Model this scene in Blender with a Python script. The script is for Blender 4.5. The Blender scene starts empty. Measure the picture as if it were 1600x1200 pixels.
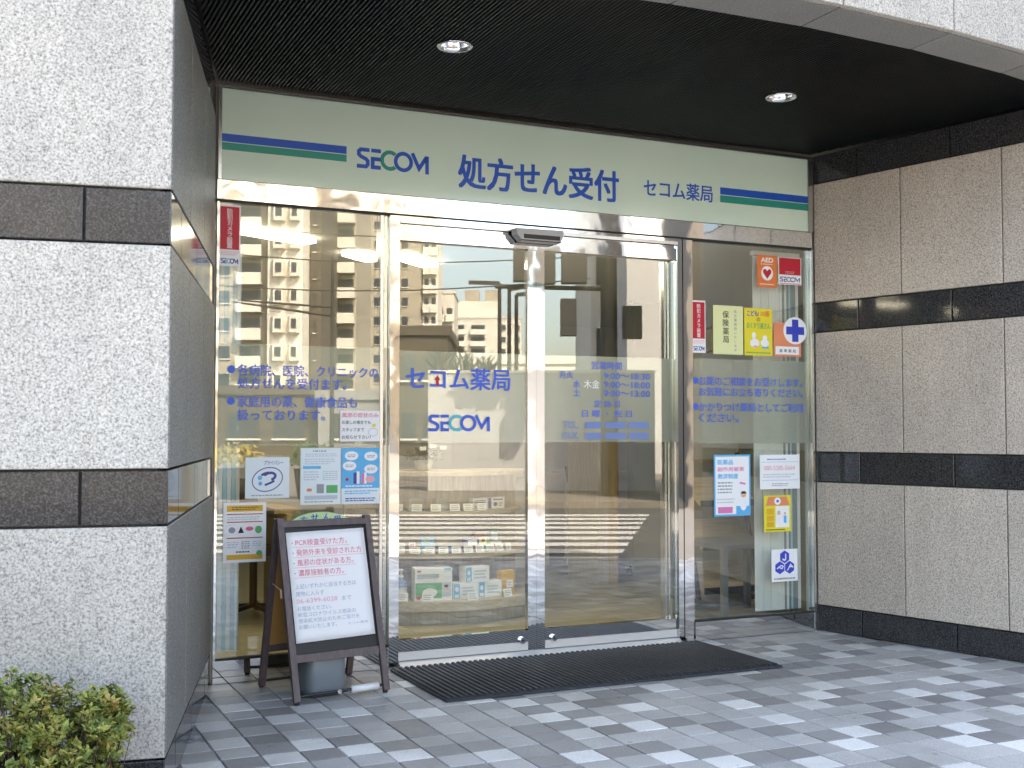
import bpy, math, random
from mathutils import Vector
random.seed(7)
S = bpy.context.scene
COL = S.collection
PI = math.pi

# ------------------------------------------------------------------ camera
CAM = Vector((-1.063, -5.685, 1.2))
YAW, PITCH, ROLL, FPX = 0.4354, 0.0414, 0.000885, 1822.5
cam_d = bpy.data.cameras.new('camera')
cam_d.sensor_width = 36.0
cam_d.lens = 36.0 * FPX / 1600.0
cam_d.clip_start = 0.05
cam_d.clip_end = 2000
cam = bpy.data.objects.new('camera', cam_d)
COL.objects.link(cam)
cam.location = CAM
fwd = Vector((math.sin(YAW) * math.cos(PITCH), math.cos(YAW) * math.cos(PITCH), math.sin(PITCH)))
q = fwd.to_track_quat('-Z', 'Y')
cam.rotation_mode = 'QUATERNION'
cam.rotation_quaternion = q
S.camera = cam

# ------------------------------------------------------------------ sky and sun
SUN_AZ, SUN_EL = math.atan2(0.12, 0.94), math.radians(47)
w = bpy.data.worlds.new('World')
S.world = w
w.use_nodes = True
nt = w.node_tree
nt.nodes.clear()
sky = nt.nodes.new('ShaderNodeTexSky')
sky.sky_type = 'NISHITA'
sky.sun_disc = False
sky.sun_elevation = SUN_EL
sky.sun_rotation = SUN_AZ
sky.dust_density = 3.5
sky.air_density = 1.0
sky.ozone_density = 1.0
bg = nt.nodes.new('ShaderNodeBackground')
bg.inputs['Strength'].default_value = 0.15
wo = nt.nodes.new('ShaderNodeOutputWorld')
nt.links.new(sky.outputs[0], bg.inputs['Color'])
nt.links.new(bg.outputs[0], wo.inputs['Surface'])
sun_d = bpy.data.lights.new('sun', 'SUN')
sun_d.energy = 2.3
sun_d.angle = math.radians(0.5)
sun_d.color = (1.0, 0.96, 0.90)
sun = bpy.data.objects.new('sun', sun_d)
COL.objects.link(sun)
tosun = Vector((math.sin(SUN_AZ) * math.cos(SUN_EL), math.cos(SUN_AZ) * math.cos(SUN_EL), math.sin(SUN_EL)))
sun.rotation_mode = 'QUATERNION'
sun.rotation_quaternion = tosun.to_track_quat('Z', 'Y')
sun.location = (0, 6, 20)
S.view_settings.view_transform = 'Standard'
S.view_settings.look = 'None'
S.view_settings.gamma = 1.0
S.view_settings.use_curve_mapping = False
S.view_settings.exposure = 2.85
S.view_settings.use_white_balance = True
S.view_settings.white_balance_temperature = 7800
S.view_settings.white_balance_tint = 11
S.cycles.max_bounces = 10
S.cycles.transparent_max_bounces = 24
S.cycles.glossy_bounces = 6
S.cycles.diffuse_bounces = 5
S.cycles.caustics_reflective = False
S.cycles.caustics_refractive = False
S.cycles.sample_clamp_indirect = 6.0

# ------------------------------------------------------------------ helpers
ORG = {}

def obj(name, mb, mat, parent=None, smooth=False):
    """one mesh object; vertices are given in world coordinates"""
    if isinstance(mb, bpy.types.Mesh):
        me = mb
    else:
        o0 = ORG[parent] if parent is not None else Vector((0, 0, 0))
        me = bpy.data.meshes.new(name)
        me.from_pydata([(v[0] - o0[0], v[1] - o0[1], v[2] - o0[2]) for v in mb.v], [], mb.f)
        me.update()
        if smooth:
            for p in me.polygons:
                p.use_smooth = True
    if mat is not None:
        me.materials.append(mat)
    o = bpy.data.objects.new(name, me)
    COL.objects.link(o)
    if parent is not None:
        o.parent = parent
        ORG[o] = ORG[parent]
    else:
        ORG[o] = Vector((0, 0, 0))
    return o

def tag(o, label, cat, group=None, kind=None):
    if label: o['label'] = label
    if cat: o['category'] = cat
    if group: o['group'] = group
    if kind: o['kind'] = kind
    return o

def thing(name, label, cat, loc=(0, 0, 0), group=None):
    o = bpy.data.objects.new(name, None)
    o.empty_display_size = 0.1
    COL.objects.link(o)
    o.location = loc
    ORG[o] = Vector(loc)
    return tag(o, label, cat, group)

def struct(name, mb, mat):
    o = obj(name, mb, mat)
    o['kind'] = 'structure'
    return o

class MB:
    def __init__(s):
        s.v = []; s.f = []
    def add(s, v, f):
        n = len(s.v)
        s.v += [tuple(p) for p in v]
        s.f += [tuple(i + n for i in q) for q in f]
        return s
    def box(s, x0, x1, y0, y1, z0, z1):
        return s.add([(x0, y0, z0), (x1, y0, z0), (x1, y1, z0), (x0, y1, z0), (x0, y0, z1), (x1, y0, z1), (x1, y1, z1), (x0, y1, z1)],
                     [(0, 3, 2, 1), (4, 5, 6, 7), (0, 1, 5, 4), (1, 2, 6, 5), (2, 3, 7, 6), (3, 0, 4, 7)])
    def obox(s, c, ax, ay, az, hx, hy, hz):
        c, ax, ay, az = Vector(c), Vector(ax), Vector(ay), Vector(az)
        P = []
        for k in (-1, 1):
            for (i, j) in ((-1, -1), (1, -1), (1, 1), (-1, 1)):
                P.append(c + ax * hx * i + ay * hy * j + az * hz * k)
        return s.add(P, [(0, 3, 2, 1), (4, 5, 6, 7), (0, 1, 5, 4), (1, 2, 6, 5), (2, 3, 7, 6), (3, 0, 4, 7)])
    def bar(s, a, b, wx, wy, up=(0, 0, 1)):
        """rectangular bar from a to b, wx wide across, wy along 'up'"""
        a, b = Vector(a), Vector(b)
        d = (b - a).normalized()
        side = d.cross(Vector(up)).normalized()
        u2 = side.cross(d).normalized()
        return s.obox((a + b) / 2, side, u2, d, wx / 2, wy / 2, (b - a).length / 2)
    def cbox(s, x0, x1, y0, y1, z0, z1, c=0.003):
        """box with chamfered top edges"""
        return s.add([(x0, y0, z0), (x1, y0, z0), (x1, y1, z0), (x0, y1, z0), (x0, y0, z1 - c), (x1, y0, z1 - c), (x1, y1, z1 - c), (x0, y1, z1 - c),
                      (x0 + c, y0 + c, z1), (x1 - c, y0 + c, z1), (x1 - c, y1 - c, z1), (x0 + c, y1 - c, z1)],
                     [(0, 1, 5, 4), (1, 2, 6, 5), (2, 3, 7, 6), (3, 0, 4, 7), (4, 5, 9, 8), (5, 6, 10, 9), (6, 7, 11, 10), (7, 4, 8, 11), (8, 9, 10, 11), (0, 3, 2, 1)])
    def prism(s, poly, z0, z1):
        n = len(poly)
        v = [(p[0], p[1], z0) for p in poly] + [(p[0], p[1], z1) for p in poly]
        f = [tuple(range(n - 1, -1, -1)), tuple(range(n, 2 * n))] + [(i, (i + 1) % n, n + (i + 1) % n, n + i) for i in range(n)]
        return s.add(v, f)
    def xprism(s, poly, y0, y1):
        """polygon in x,z pulled along y"""
        n = len(poly)
        v = [(p[0], y0, p[1]) for p in poly] + [(p[0], y1, p[1]) for p in poly]
        f = [tuple(range(n)), tuple(range(2 * n - 1, n - 1, -1))] + [(i, n + i, n + (i + 1) % n, (i + 1) % n) for i in range(n)]
        return s.add(v, f)
    def tube(s, a, b, r0, r1=None, n=10, caps=True):
        if r1 is None: r1 = r0
        a, b = Vector(a), Vector(b)
        d = (b - a).normalized()
        t = Vector((0, 0, 1)) if abs(d.z) < 0.9 else Vector((1, 0, 0))
        e1 = d.cross(t).normalized(); e2 = d.cross(e1)
        v = []
        for c, r in ((a, r0), (b, r1)):
            for i in range(n):
                an = 2 * PI * i / n
                v.append(c + e1 * math.cos(an) * r + e2 * math.sin(an) * r)
        f = [(i, (i + 1) % n, n + (i + 1) % n, n + i) for i in range(n)]
        if caps: f += [tuple(range(n - 1, -1, -1)), tuple(range(n, 2 * n))]
        return s.add(v, f)
    def lathe(s, prof, c, n=24, cap=False):
        v = []; f = []
        for (r, z) in prof:
            for i in range(n):
                an = 2 * PI * i / n
                v.append((c[0] + r * math.cos(an), c[1] + r * math.sin(an), c[2] + z))
        for k in range(len(prof) - 1):
            for i in range(n):
                f.append((k * n + i, k * n + (i + 1) % n, (k + 1) * n + (i + 1) % n, (k + 1) * n + i))
        if cap:
            f.append(tuple(range(n - 1, -1, -1))); f.append(tuple(range((len(prof) - 1) * n, len(prof) * n)))
        return s.add(v, f)
    def quad(s, a, b, c, d):
        return s.add([a, b, c, d], [(0, 1, 2, 3)])

# flat shapes on an upright sheet: local (u, v) metres to the world
class Plane:
    def __init__(s, o, eu=(1, 0, 0), ev=(0, 0, 1), en=(0, -1, 0)):
        s.o, s.eu, s.ev, s.en = Vector(o), Vector(eu), Vector(ev), Vector(en)
    def p(s, u, v, h=0.0):
        return s.o + s.eu * u + s.ev * v + s.en * h

def flat(mb, pl, pts, h):
    """a thin plate with real thickness, 0.2 mm, at height h over the sheet"""
    n = len(pts)
    area = sum(pts[i][0] * pts[(i + 1) % n][1] - pts[(i + 1) % n][0] * pts[i][1] for i in range(n))
    if area < 0: pts = pts[::-1]
    v = [pl.p(u, w_, h) for u, w_ in pts]
    return mb.add(v, [tuple(range(n))])

def frect(mb, pl, u0, u1, v0, v1, h): return flat(mb, pl, [(u0, v0), (u1, v0), (u1, v1), (u0, v1)], h)
def fell(mb, pl, u, v, ru, rv, h, n=28): return flat(mb, pl, [(u + ru * math.cos(2 * PI * i / n), v + rv * math.sin(2 * PI * i / n)) for i in range(n)], h)
def fring(mb, pl, u, v, ru, rv, t, h, a0=0, a1=360, n=40, rot=0):
    m = n + 1
    P = []
    for k in (0, 1):
        for i in range(m):
            a = math.radians(a0 + (a1 - a0) * i / n)
            x, y = (ru - k * t) * math.cos(a), (rv - k * t) * math.sin(a)
            cr, sr = math.cos(rot), math.sin(rot)
            P.append(pl.p(u + x * cr - y * sr, v + x * sr + y * cr, h))
    return mb.add(P, [(i, i + 1, m + i + 1, m + i) for i in range(n)])
def fstroke(mb, pl, pts, t, h):
    """mitred polyline of thickness t"""
    n = len(pts); L = []; R = []
    for i in range(n):
        p = Vector(pts[i])
        d1 = (p - Vector(pts[i - 1])).normalized() if i > 0 else None
        d2 = (Vector(pts[i + 1]) - p).normalized() if i < n - 1 else None
        if d1 is None: d1 = d2
        if d2 is None: d2 = d1
        n1, n2 = Vector((-d1.y, d1.x)), Vector((-d2.y, d2.x))
        m = (n1 + n2)
        m = m / max(0.35, m.dot(n1)) if m.length > 1e-6 else n1
        L.append(p + m * t / 2); R.append(p - m * t / 2)
    v = [pl.p(a.x, a.y, h) for a in L] + [pl.p(a.x, a.y, h) for a in R]
    return mb.add(v, [(n + i, n + i + 1, i + 1, i) for i in range(n - 1)])

# text: built-in font, outlines turned into mesh
_fc = bpy.data.curves.new('type', 'FONT')
_fo = bpy.data.objects.new('type', _fc)
COL.objects.link(_fo)
_gc = {}
def glyphs(t):
    key = t
    if key not in _gc:
        _fc.body = t; _fc.size = 1.0; _fc.resolution_u = 3; _fc.offset = 0.0
        bpy.context.view_layer.update()
        dg = bpy.context.evaluated_depsgraph_get()
        me = bpy.data.meshes.new_from_object(_fo.evaluated_get(dg))
        v = [(p.co.x, p.co.y) for p in me.vertices]
        f = [tuple(p.vertices) for p in me.polygons]
        bpy.data.meshes.remove(me)
        xs = [p[0] for p in v] or [0, 1]; ys = [p[1] for p in v] or [0, 1]
        _gc[key] = (v, f, min(xs), max(xs), min(ys), max(ys))
    return _gc[key]
def heavy(b):
    """heavier letters: the outline laid down again, moved a little each way"""
    return [(0, 0)] if b <= 0 else [(0, 0), (b, b * .6), (-b, b * .6), (b, -b * .6), (-b, -b * .6)]
def ftext(mb, pl, t, u0, u1, v0, v1, h, bold=0.0, keep=False):
    """text fitted into the box u0..u1, v0..v1"""
    v, f, a, b, c, d = glyphs(t)
    if not v: return
    su, sv = (u1 - u0) / (b - a), (v1 - v0) / (d - c)
    if keep: su = sv = min(su, sv)
    for k, (dx, dy) in enumerate(heavy(bold)):
        mb.add([pl.p(u0 + (x + dx - a) * su, v0 + (y + dy - c) * sv, h + k * .00002) for x, y in v], f)
def fvtext(mb, pl, t, u, v1, size, step, h, bold=0.0):
    """upright column of characters, top at v1"""
    for i, ch in enumerate(t):
        if ch == ' ': continue
        v, f, a, b, c, d = glyphs(ch)
        cx, cy = (a + b) / 2, (c + d) / 2
        sc = size / 0.93
        for k, (dx, dy) in enumerate(heavy(bold)):
            mb.add([pl.p(u + (x + dx - cx) * sc, v1 - step * (i + .5) + (y + dy - cy) * sc, h + k * .00002) for x, y in v], f)
def secom(mbb, mbg, pl, u, v, hgt, h, wid=None):
    k = hgt; kx = (wid / 3.72) if wid else hgt
    P = lambda pts: [(u + a * kx, v + b * k) for a, b in pts]
    t = .19 * k
    fstroke(mbb, pl, P([(.64, .905), (.2, .905), (.1, .82), (.1, .66), (.2, .57), (.46, .46), (.55, .37), (.55, .2), (.46, .095), (0, .095)]), t, h)
    fstroke(mbb, pl, P([(.72, .905), (1.22, .905)]), t, h)
    fstroke(mbb, pl, P([(1.22, .5), (.8, .5), (.8, .095), (1.22, .095)]), t, h)
    fring(mbg, pl, u + 1.68 * kx, v + .5 * k, .5 * kx, .5 * k, t, h, 48, 312)
    fring(mbb, pl, u + 2.38 * kx, v + .5 * k, .5 * kx, .5 * k, t, h + .0002)
    fstroke(mbb, pl, P([(2.84, .98), (3.2, .25), (3.56, .8), (3.62, .8), (3.62, 0)]), t, h)

# ------------------------------------------------------------------ materials
MATS = {}
def mat(name, col, rough=0.5, metal=0.0, spec=0.5, coat=0.0):
    m = bpy.data.materials.new(name)
    m.use_nodes = True
    b = m.node_tree.nodes['Principled BSDF']
    b.inputs['Base Color'].default_value = (*col, 1)
    b.inputs['Roughness'].default_value = rough
    b.inputs['Metallic'].default_value = metal
    b.inputs['Specular IOR Level'].default_value = spec
    b.inputs['Coat Weight'].default_value = coat
    MATS[name] = m
    return m
def N(m, t, **kw):
    n = m.node_tree.nodes.new(t)
    for k, v in kw.items():
        if k in n.inputs: n.inputs[k].default_value = v
        else: setattr(n, k, v)
    return n
def LK(m, a, b): m.node_tree.links.new(a, b)
def ramp(m, fac, stops):
    r = N(m, 'ShaderNodeValToRGB')
    el = r.color_ramp.elements
    el[0].position, el[0].color = stops[0][0], (*stops[0][1], 1)
    el[1].position, el[1].color = stops[-1][0], (*stops[-1][1], 1)
    for p, c in stops[1:-1]:
        e = el.new(p); e.color = (*c, 1)
    LK(m, fac, r.inputs[0])
    return r.outputs[0]
def noise(m, scale, detail=2, rough=.5, vec=None, stretch=None):
    n = N(m, 'ShaderNodeTexNoise', Scale=scale, Detail=detail, Roughness=rough)
    if vec is None:
        vec = N(m, 'ShaderNodeNewGeometry').outputs['Position']
    if stretch:
        mp = N(m, 'ShaderNodeMapping')
        mp.inputs['Scale'].default_value = stretch
        LK(m, vec, mp.inputs[0]); vec = mp.outputs[0]
    LK(m, vec, n.inputs['Vector'])
    return n.outputs['Fac']
def mul(m, a, b, fac=1.0, mode='MULTIPLY'):
    x = N(m, 'ShaderNodeMix', data_type='RGBA', blend_type=mode)
    x.inputs[0].default_value = fac
    LK(m, a, x.inputs[6]); LK(m, b, x.inputs[7])
    return x.outputs[2]
def bump(m, fac, strength, dist):
    b = N(m, 'ShaderNodeBump', Strength=strength, Distance=dist)
    LK(m, fac, b.inputs['Height'])
    LK(m, b.outputs[0], BS(m).inputs['Normal'])
def BS(m): return m.node_tree.nodes['Principled BSDF']
def setc(m, c): LK(m, c, BS(m).inputs['Base Color'])
def randmul(m, lo, hi):
    oi = N(m, 'ShaderNodeObjectInfo')
    return ramp(m, oi.outputs['Random'], [(0, (lo,) * 3), (1, (hi,) * 3)])

def granite(name, stops, scale, rough, lo=.90, hi=1.05, bmp=.25, spec=.5, grime=.07):
    m = mat(name, (.5, .5, .5), rough, spec=spec)
    f = noise(m, scale, 3.5, .7)
    c = ramp(m, f, stops)
    big = ramp(m, noise(m, 2.3, 3, .6), [(.3, (.9, .9, .9)), (.7, (1.05, 1.04, 1.02))])
    c = mul(m, c, big)
    # faint rain streaks and grime
    st = ramp(m, noise(m, 5.0, 4, .65, stretch=(1.6, 1.6, .12)), [(.36, (1 - grime, 1 - grime, 1 - grime * 1.1)), (.58, (1.0, 1.0, 1.0))])
    c = mul(m, c, st)
    c = mul(m, c, randmul(m, lo, hi))
    setc(m, c)
    if bmp: bump(m, f, bmp, .002)
    return m
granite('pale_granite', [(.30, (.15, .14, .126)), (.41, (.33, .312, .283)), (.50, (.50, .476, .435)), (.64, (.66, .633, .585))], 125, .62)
granite('warm_granite', [(.30, (.21, .163, .135)), (.42, (.43, .36, .305)), (.52, (.62, .535, .46)), (.66, (.76, .685, .605))], 125, .5)
granite('shaded_granite', [(.30, (.045, .046, .044)), (.45, (.15, .153, .147)), (.62, (.36, .362, .35))], 120, .5, bmp=.05)  # inner pillar face: its shade is put into a darker stone colour
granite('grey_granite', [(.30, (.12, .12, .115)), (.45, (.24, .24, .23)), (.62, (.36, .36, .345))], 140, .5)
granite('dark_granite', [(.34, (.012, .012, .013)), (.5, (.035, .035, .037)), (.66, (.10, .10, .105))], 140, .07, bmp=0, spec=.62, grime=.05)
mat('joint', (.10, .095, .09), .9)
m = mat('black_metal', (.006, .007, .008), .45, spec=.2)
setc(m, ramp(m, noise(m, 6, 3), [(.3, (.005, .006, .007)), (.7, (.009, .0105, .0115))]))
mat('black_void', (.003, .003, .003), .9)

def tile_mat(name, c):
    m = mat(name, c, .55)
    f = noise(m, 210, 3, .7)
    cc = ramp(m, f, [(.30, tuple(x * .62 for x in c)), (.5, c), (.7, tuple(min(.9, x * 1.32) for x in c))])
    big = ramp(m, noise(m, 3.1, 4, .6), [(.3, (.9, .9, .9)), (.72, (1.05, 1.05, 1.05))])
    stain = ramp(m, noise(m, 1.3, 5, .7), [(.34, (.80, .79, .77)), (.52, (1.0, 1.0, 1.0))])
    vo = N(m, 'ShaderNodeTexVoronoi', Scale=5.5); LK(m, N(m, 'ShaderNodeNewGeometry').outputs['Position'], vo.inputs['Vector'])
    gum = ramp(m, vo.outputs['Distance'], [(.045, (.62, .62, .62)), (.075, (1.0, 1.0, 1.0))])
    cc = mul(m, mul(m, mul(m, mul(m, cc, big), stain), gum), randmul(m, .84, 1.12))
    setc(m, cc); bump(m, f, .3, .0012)
    BS(m).inputs['Roughness'].default_value = .48
tile_mat('tile_light', (.74, .73, .70))
tile_mat('tile_mid', (.46, .452, .44))
tile_mat('tile_dark', (.28, .272, .268))
m = mat('grout', (.33, .33, .33), .9)
setc(m, ramp(m, noise(m, 9, 4, .7), [(.38, (.16, .16, .16)), (.6, (.52, .52, .52))]))

def steel(name, c, rough, wob=.012):
    m = mat(name, c, rough, 1.0)
    f = noise(m, 3.5, 2, .5)
    b = N(m, 'ShaderNodeBump', Strength=.25, Distance=wob)
    LK(m, f, b.inputs['Height']); LK(m, b.outputs[0], BS(m).inputs['Normal'])
    return m
steel('mirror_steel', (.80, .79, .77), .035, .006)
steel('brushed_steel', (.55, .55, .54), .22, .002)
mat('dark_gasket', (.02, .02, .02), .6)

def glass(name, tint, base):
    m = bpy.data.materials.new(name); m.use_nodes = True
    t = m.node_tree; t.nodes.clear()
    out = N(m, 'ShaderNodeOutputMaterial'); mx = N(m, 'ShaderNodeMixShader')
    tr = N(m, 'ShaderNodeBsdfTransparent', Color=(*tint, 1)); gl = N(m, 'ShaderNodeBsdfGlossy', Roughness=0.0, Color=(1, 1, 1, 1))
    lw = N(m, 'ShaderNodeLayerWeight', Blend=.5)
    p = N(m, 'ShaderNodeMath', operation='POWER'); p.inputs[1].default_value = 4.0
    LK(m, lw.outputs['Facing'], p.inputs[0])
    a = N(m, 'ShaderNodeMath', operation='MULTIPLY_ADD'); a.inputs[1].default_value = .9 - base; a.inputs[2].default_value = base
    LK(m, p.outputs[0], a.inputs[0])
    LK(m, a.outputs[0], mx.inputs[0]); LK(m, tr.outputs[0], mx.inputs[1]); LK(m, gl.outputs[0], mx.inputs[2])
    LK(m, mx.outputs[0], out.inputs[0])
    MATS[name] = m
    return m
glass('window_glass', (.95, .965, .935), .11)
def film(name, c, a):
    m = bpy.data.materials.new(name); m.use_nodes = True
    t = m.node_tree; t.nodes.clear()
    out = N(m, 'ShaderNodeOutputMaterial'); mx = N(m, 'ShaderNodeMixShader'); mx2 = N(m, 'ShaderNodeMixShader')
    tr = N(m, 'ShaderNodeBsdfTransparent', Color=(.92, .95, .93, 1))
    df = N(m, 'ShaderNodeBsdfDiffuse', Color=(*c, 1)); tl = N(m, 'ShaderNodeBsdfTranslucent', Color=(*c, 1))
    mx.inputs[0].default_value = a; mx2.inputs[0].default_value = .5
    LK(m, df.outputs[0], mx2.inputs[1]); LK(m, tl.outputs[0], mx2.inputs[2])
    LK(m, tr.outputs[0], mx.inputs[1]); LK(m, mx2.outputs[0], mx.inputs[2]); LK(m, mx.outputs[0], out.inputs[0])
    MATS[name] = m
film('frost_film', (.62, .66, .63), .42)
film('clear_plastic', (.8, .85, .85), .35)

m = mat('sign_glass', (.44, .53, .455), .10, spec=.55)
setc(m, ramp(m, noise(m, 1.1, 3, .55), [(.3, (.58, .73, .625)), (.7, (.64, .78, .67))]))
def paint(name, c, rough=.45): return mat(name, c, rough)
paint('sign_blue', (.004, .085, .48), .35); paint('sign_green', (.003, .27, .215), .35)
paint('letter_blue', (.035, .12, .62), .5); paint('letter_cyan', (.08, .48, .60), .5); paint('letter_faint', (.16, .24, .50), .5)
paint('paper', (.86, .865, .87), .75); paint('paper_blue', (.74, .83, .87), .75); paint('paper_cream', (.78, .80, .42), .7)
paint('ink_black', (.02, .02, .025), .7); paint('ink_grey', (.30, .33, .37), .7); paint('ink_pale', (.52, .58, .64), .7)
paint('ink_red', (.55, .012, .03), .55); paint('ink_rose', (.76, .16, .24), .7); paint('ink_rosepale', (.80, .42, .47), .7)
paint('ink_sky', (.09, .45, .78), .6); paint('ink_navy', (.05, .06, .30), .6); paint('ink_royal', (.03, .06, .50), .5)
paint('ink_yellow', (.80, .68, .04), .6); paint('ink_amber', (.75, .42, .03), .6); paint('ink_orange', (.78, .20, .05), .6)
paint('ink_salmon', (.80, .27, .13), .6); paint('ink_green', (.10, .42, .14), .6); paint('ink_brick', (.5, .11, .05), .6)
paint('ink_pink', (.75, .2, .42), .6); paint('ink_skin', (.75, .45, .28), .6); paint('white_paint', (.8, .8, .79), .5)
paint('arch_green', (.62, .84, .45), .5); paint('pen_grey', (.38, .45, .54), .7)

def wood(name, a, b, rough=.5, st=(1.2, 14, 14), sc=4):
    m = mat(name, a, rough)
    f = noise(m, sc, 4, .6, stretch=st)
    setc(m, ramp(m, f, [(.32, a), (.68, b)])); return m
wood('pale_wood', (.44, .37, .25), (.60, .52, .38), .45)
wood('honey_wood', (.36, .25, .10), (.50, .36, .17), .45, (14, 14, 1.2))
wood('partition_wood', (.36, .29, .19), (.48, .40, .28), .45, (14, 14, 1.2))
m = wood('floor_wood', (.30, .26, .15), (.48, .42, .27), .35, (1.4, 12, 1), 2.2)
wood('umber_frame', (.085, .062, .064), (.13, .098, .10), .45, (14, 14, 2), 5)
paint('board_black', (.012, .012, .013), .5); paint('board_tan', (.42, .22, .06), .6)
paint('tank_grey', (.17, .20, .215), .3); paint('tank_light', (.35, .37, .38), .4)
m = mat('rubber', (.02, .022, .026), .55)
setc(m, ramp(m, noise(m, 30, 3), [(.3, (.02, .022, .027)), (.7, (.04, .043, .05))]))
paint('wall_white', (.70, .70, .67), .8); paint('wall_sage', (.34, .37, .29), .8); paint('grey_metal', (.16, .17, .18), .4)
paint('black_plastic', (.012, .012, .014), .4); paint('blind_white', (.90, .92, .92), .6); paint('blind_blue', (.42, .70, .84), .6); paint('blind_grey', (.24, .29, .30), .6)
paint('sensor_grey', (.42, .42, .42), .3)
mat('satin_aluminium', (.82, .82, .81), .38, .55)
m = mat('chrome', (.85, .85, .85), .08, 1.0)
def emit(name, c, s):
    m = bpy.data.materials.new(name); m.use_nodes = True
    t = m.node_tree; t.nodes.clear()
    e = N(m, 'ShaderNodeEmission', Color=(*c, 1), Strength=s); o = N(m, 'ShaderNodeOutputMaterial')
    LK(m, e.outputs[0], o.inputs[0]); MATS[name] = m
emit('lamp_panel', (1.0, .96, .84), 3.4)
M = MATS

# ------------------------------------------------------------------ the street frame: u along the road, v away from the shop
EO, EU, EV = Vector((-1.063, 5.685, 0)), Vector((.907, .4215, 0)), Vector((.4215, -.907, 0))
def E(u, v, z=0.0): return EO + EU * u + EV * v + Vector((0, 0, z))

# ================================================================== SETTING: ground
m = mat('asphalt', (.055, .055, .058), .85)
f = noise(m, 60, 3, .7)
setc(m, mul(m, ramp(m, f, [(.3, (.035, .035, .037)), (.7, (.085, .085, .088))]), ramp(m, noise(m, .35, 3), [(.3, (.85, .85, .85)), (.7, (1.15, 1.15, 1.12))])))
mat('road_paint', (.47, .47, .465), .6)
m = mat('far_paving', (.30, .28, .25), .8)
setc(m, ramp(m, noise(m, 5, 4, .7), [(.3, (.12, .11, .095)), (.7, (.19, .175, .155))]))
mat('kerb_stone', (.36, .36, .35), .8)
struct('road', MB().add([(-900, -900, -.125), (900, -900, -.125), (900, 900, -.125), (-900, 900, -.125)], [(0, 1, 2, 3)]), M['asphalt'])
# pavement of the shop corner: bedding slab, tiles on it
pav_poly = [E(-30, 11.0), E(25, 11.0), E(25, 6.0), Vector((6.5, 8, 0)), Vector((-7.5, 8, 0)), E(-30, 4)]
pav = obj('pavement', MB().prism([(p.x, p.y) for p in pav_poly], -.3, -.006), M['grout'])
pav['kind'] = 'structure'
kb = MB()
kerb_n = 0
for i in range(40):
    u0 = -24 + i * 1.1
    a, b, c, d = E(u0, 11.004), E(u0 + 1.09, 11.004), E(u0 + 1.09, 11.17), E(u0, 11.17)
    kb.prism([(p.x, p.y) for p in (d, c, b, a)], -.3, .0)
k = obj('kerb', kb, M['kerb_stone'], pav); k['kind'] = 'stuff'

# tiles
TS, GAP = .1455, .0065
def in_front(x, y):
    """open floor: in front of the glass and of both splayed walls, short of the kerb"""
    if y > -.001: return False
    if y > -1.79 and x < y * .2654: return False
    if y > -1.81 and x > 3.622 - y * .2368: return False
    if y <= -1.79 and x < -.475 and y > -1.79 + (-.475 - x) * .17: return False
    if y <= -1.79 and x < -.475: return y < -2.45            # planting bed in front of the pillar
    if y <= -1.81 and x > 4.05 and y > -1.81 + (x - 4.05) * .3: return False
    d = Vector((x, y, 0)) - EO
    return d.dot(EV) < 10.93
def scr(x, y, z=0):
    d = Vector((x, y, z)) - CAM
    r = Vector((math.cos(YAW), -math.sin(YAW), 0)); u = r.cross(fwd)
    zz = d.dot(fwd)
    if zz < .1: return None
    return 800 + FPX * d.dot(r) / zz, 600 - FPX * d.dot(u) / zz, zz
tl = []
for i in range(-45, 60):
    for j in range(0, 60):
        x0, y1 = .085 + i * TS, -.004 - j * TS
        cx, cy = x0 + TS / 2, y1 - TS / 2
        if not (in_front(cx, cy) or in_front(cx + .06, cy) and in_front(cx, cy - .06) or in_front(cx - .06, cy - .06)): continue
        s_ = scr(cx, cy)
        vis = s_ is not None and -20 < s_[0] < 1620 and s_[1] < 1215
        tl.append((0 if vis else 1, s_[2] if s_ else 99, i, j, x0, y1))
tl.sort()
KIND = {}
def tile_kind(i, j):
    """a light tile now and then, never two side by side; dark ones often next to them; the rest mid grey"""
    near = [KIND.get((i + a, j + b)) for a, b in ((-1, 0), (1, 0), (0, -1), (0, 1))]
    r = random.random()
    nl_, nd = near.count('tile_light'), near.count('tile_dark')
    if nl_ == 0 and r < .215: k = 'tile_light'
    elif nl_ and nd < 2 and r < .46: k = 'tile_dark'
    elif nd < 2 and r > .84: k = 'tile_dark'
    else: k = 'tile_mid'
    KIND[(i, j)] = k
    return k
base = {}
for k in ('tile_light', 'tile_mid', 'tile_dark'):
    g = GAP / 2
    mb = MB().cbox(g, TS - g, -TS + g, -g, -.012, 0, .0015)
    me = bpy.data.meshes.new('tile'); me.from_pydata(mb.v, [], mb.f); me.update(); me.materials.append(M[k]); base[k] = me
rest = {k: MB() for k in base}
for n, (vis, dist, i, j, x0, y1) in enumerate(tl):
    k = tile_kind(i, j)
    dz = random.uniform(-.0014, .0012)
    if n < 300 and not vis:
        o = bpy.data.objects.new('tile', base[k]); COL.objects.link(o); o.parent = pav; o.location = (x0, y1, dz)
    else:
        g = GAP / 2
        rest[k].cbox(x0 + g, x0 + TS - g, y1 - TS + g, y1 - g, -.012, dz, .0015)
for k, mb in rest.items():
    if mb.v:
        o = obj('tiles_further_off', mb, M[k], pav); o['kind'] = 'stuff'

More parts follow.
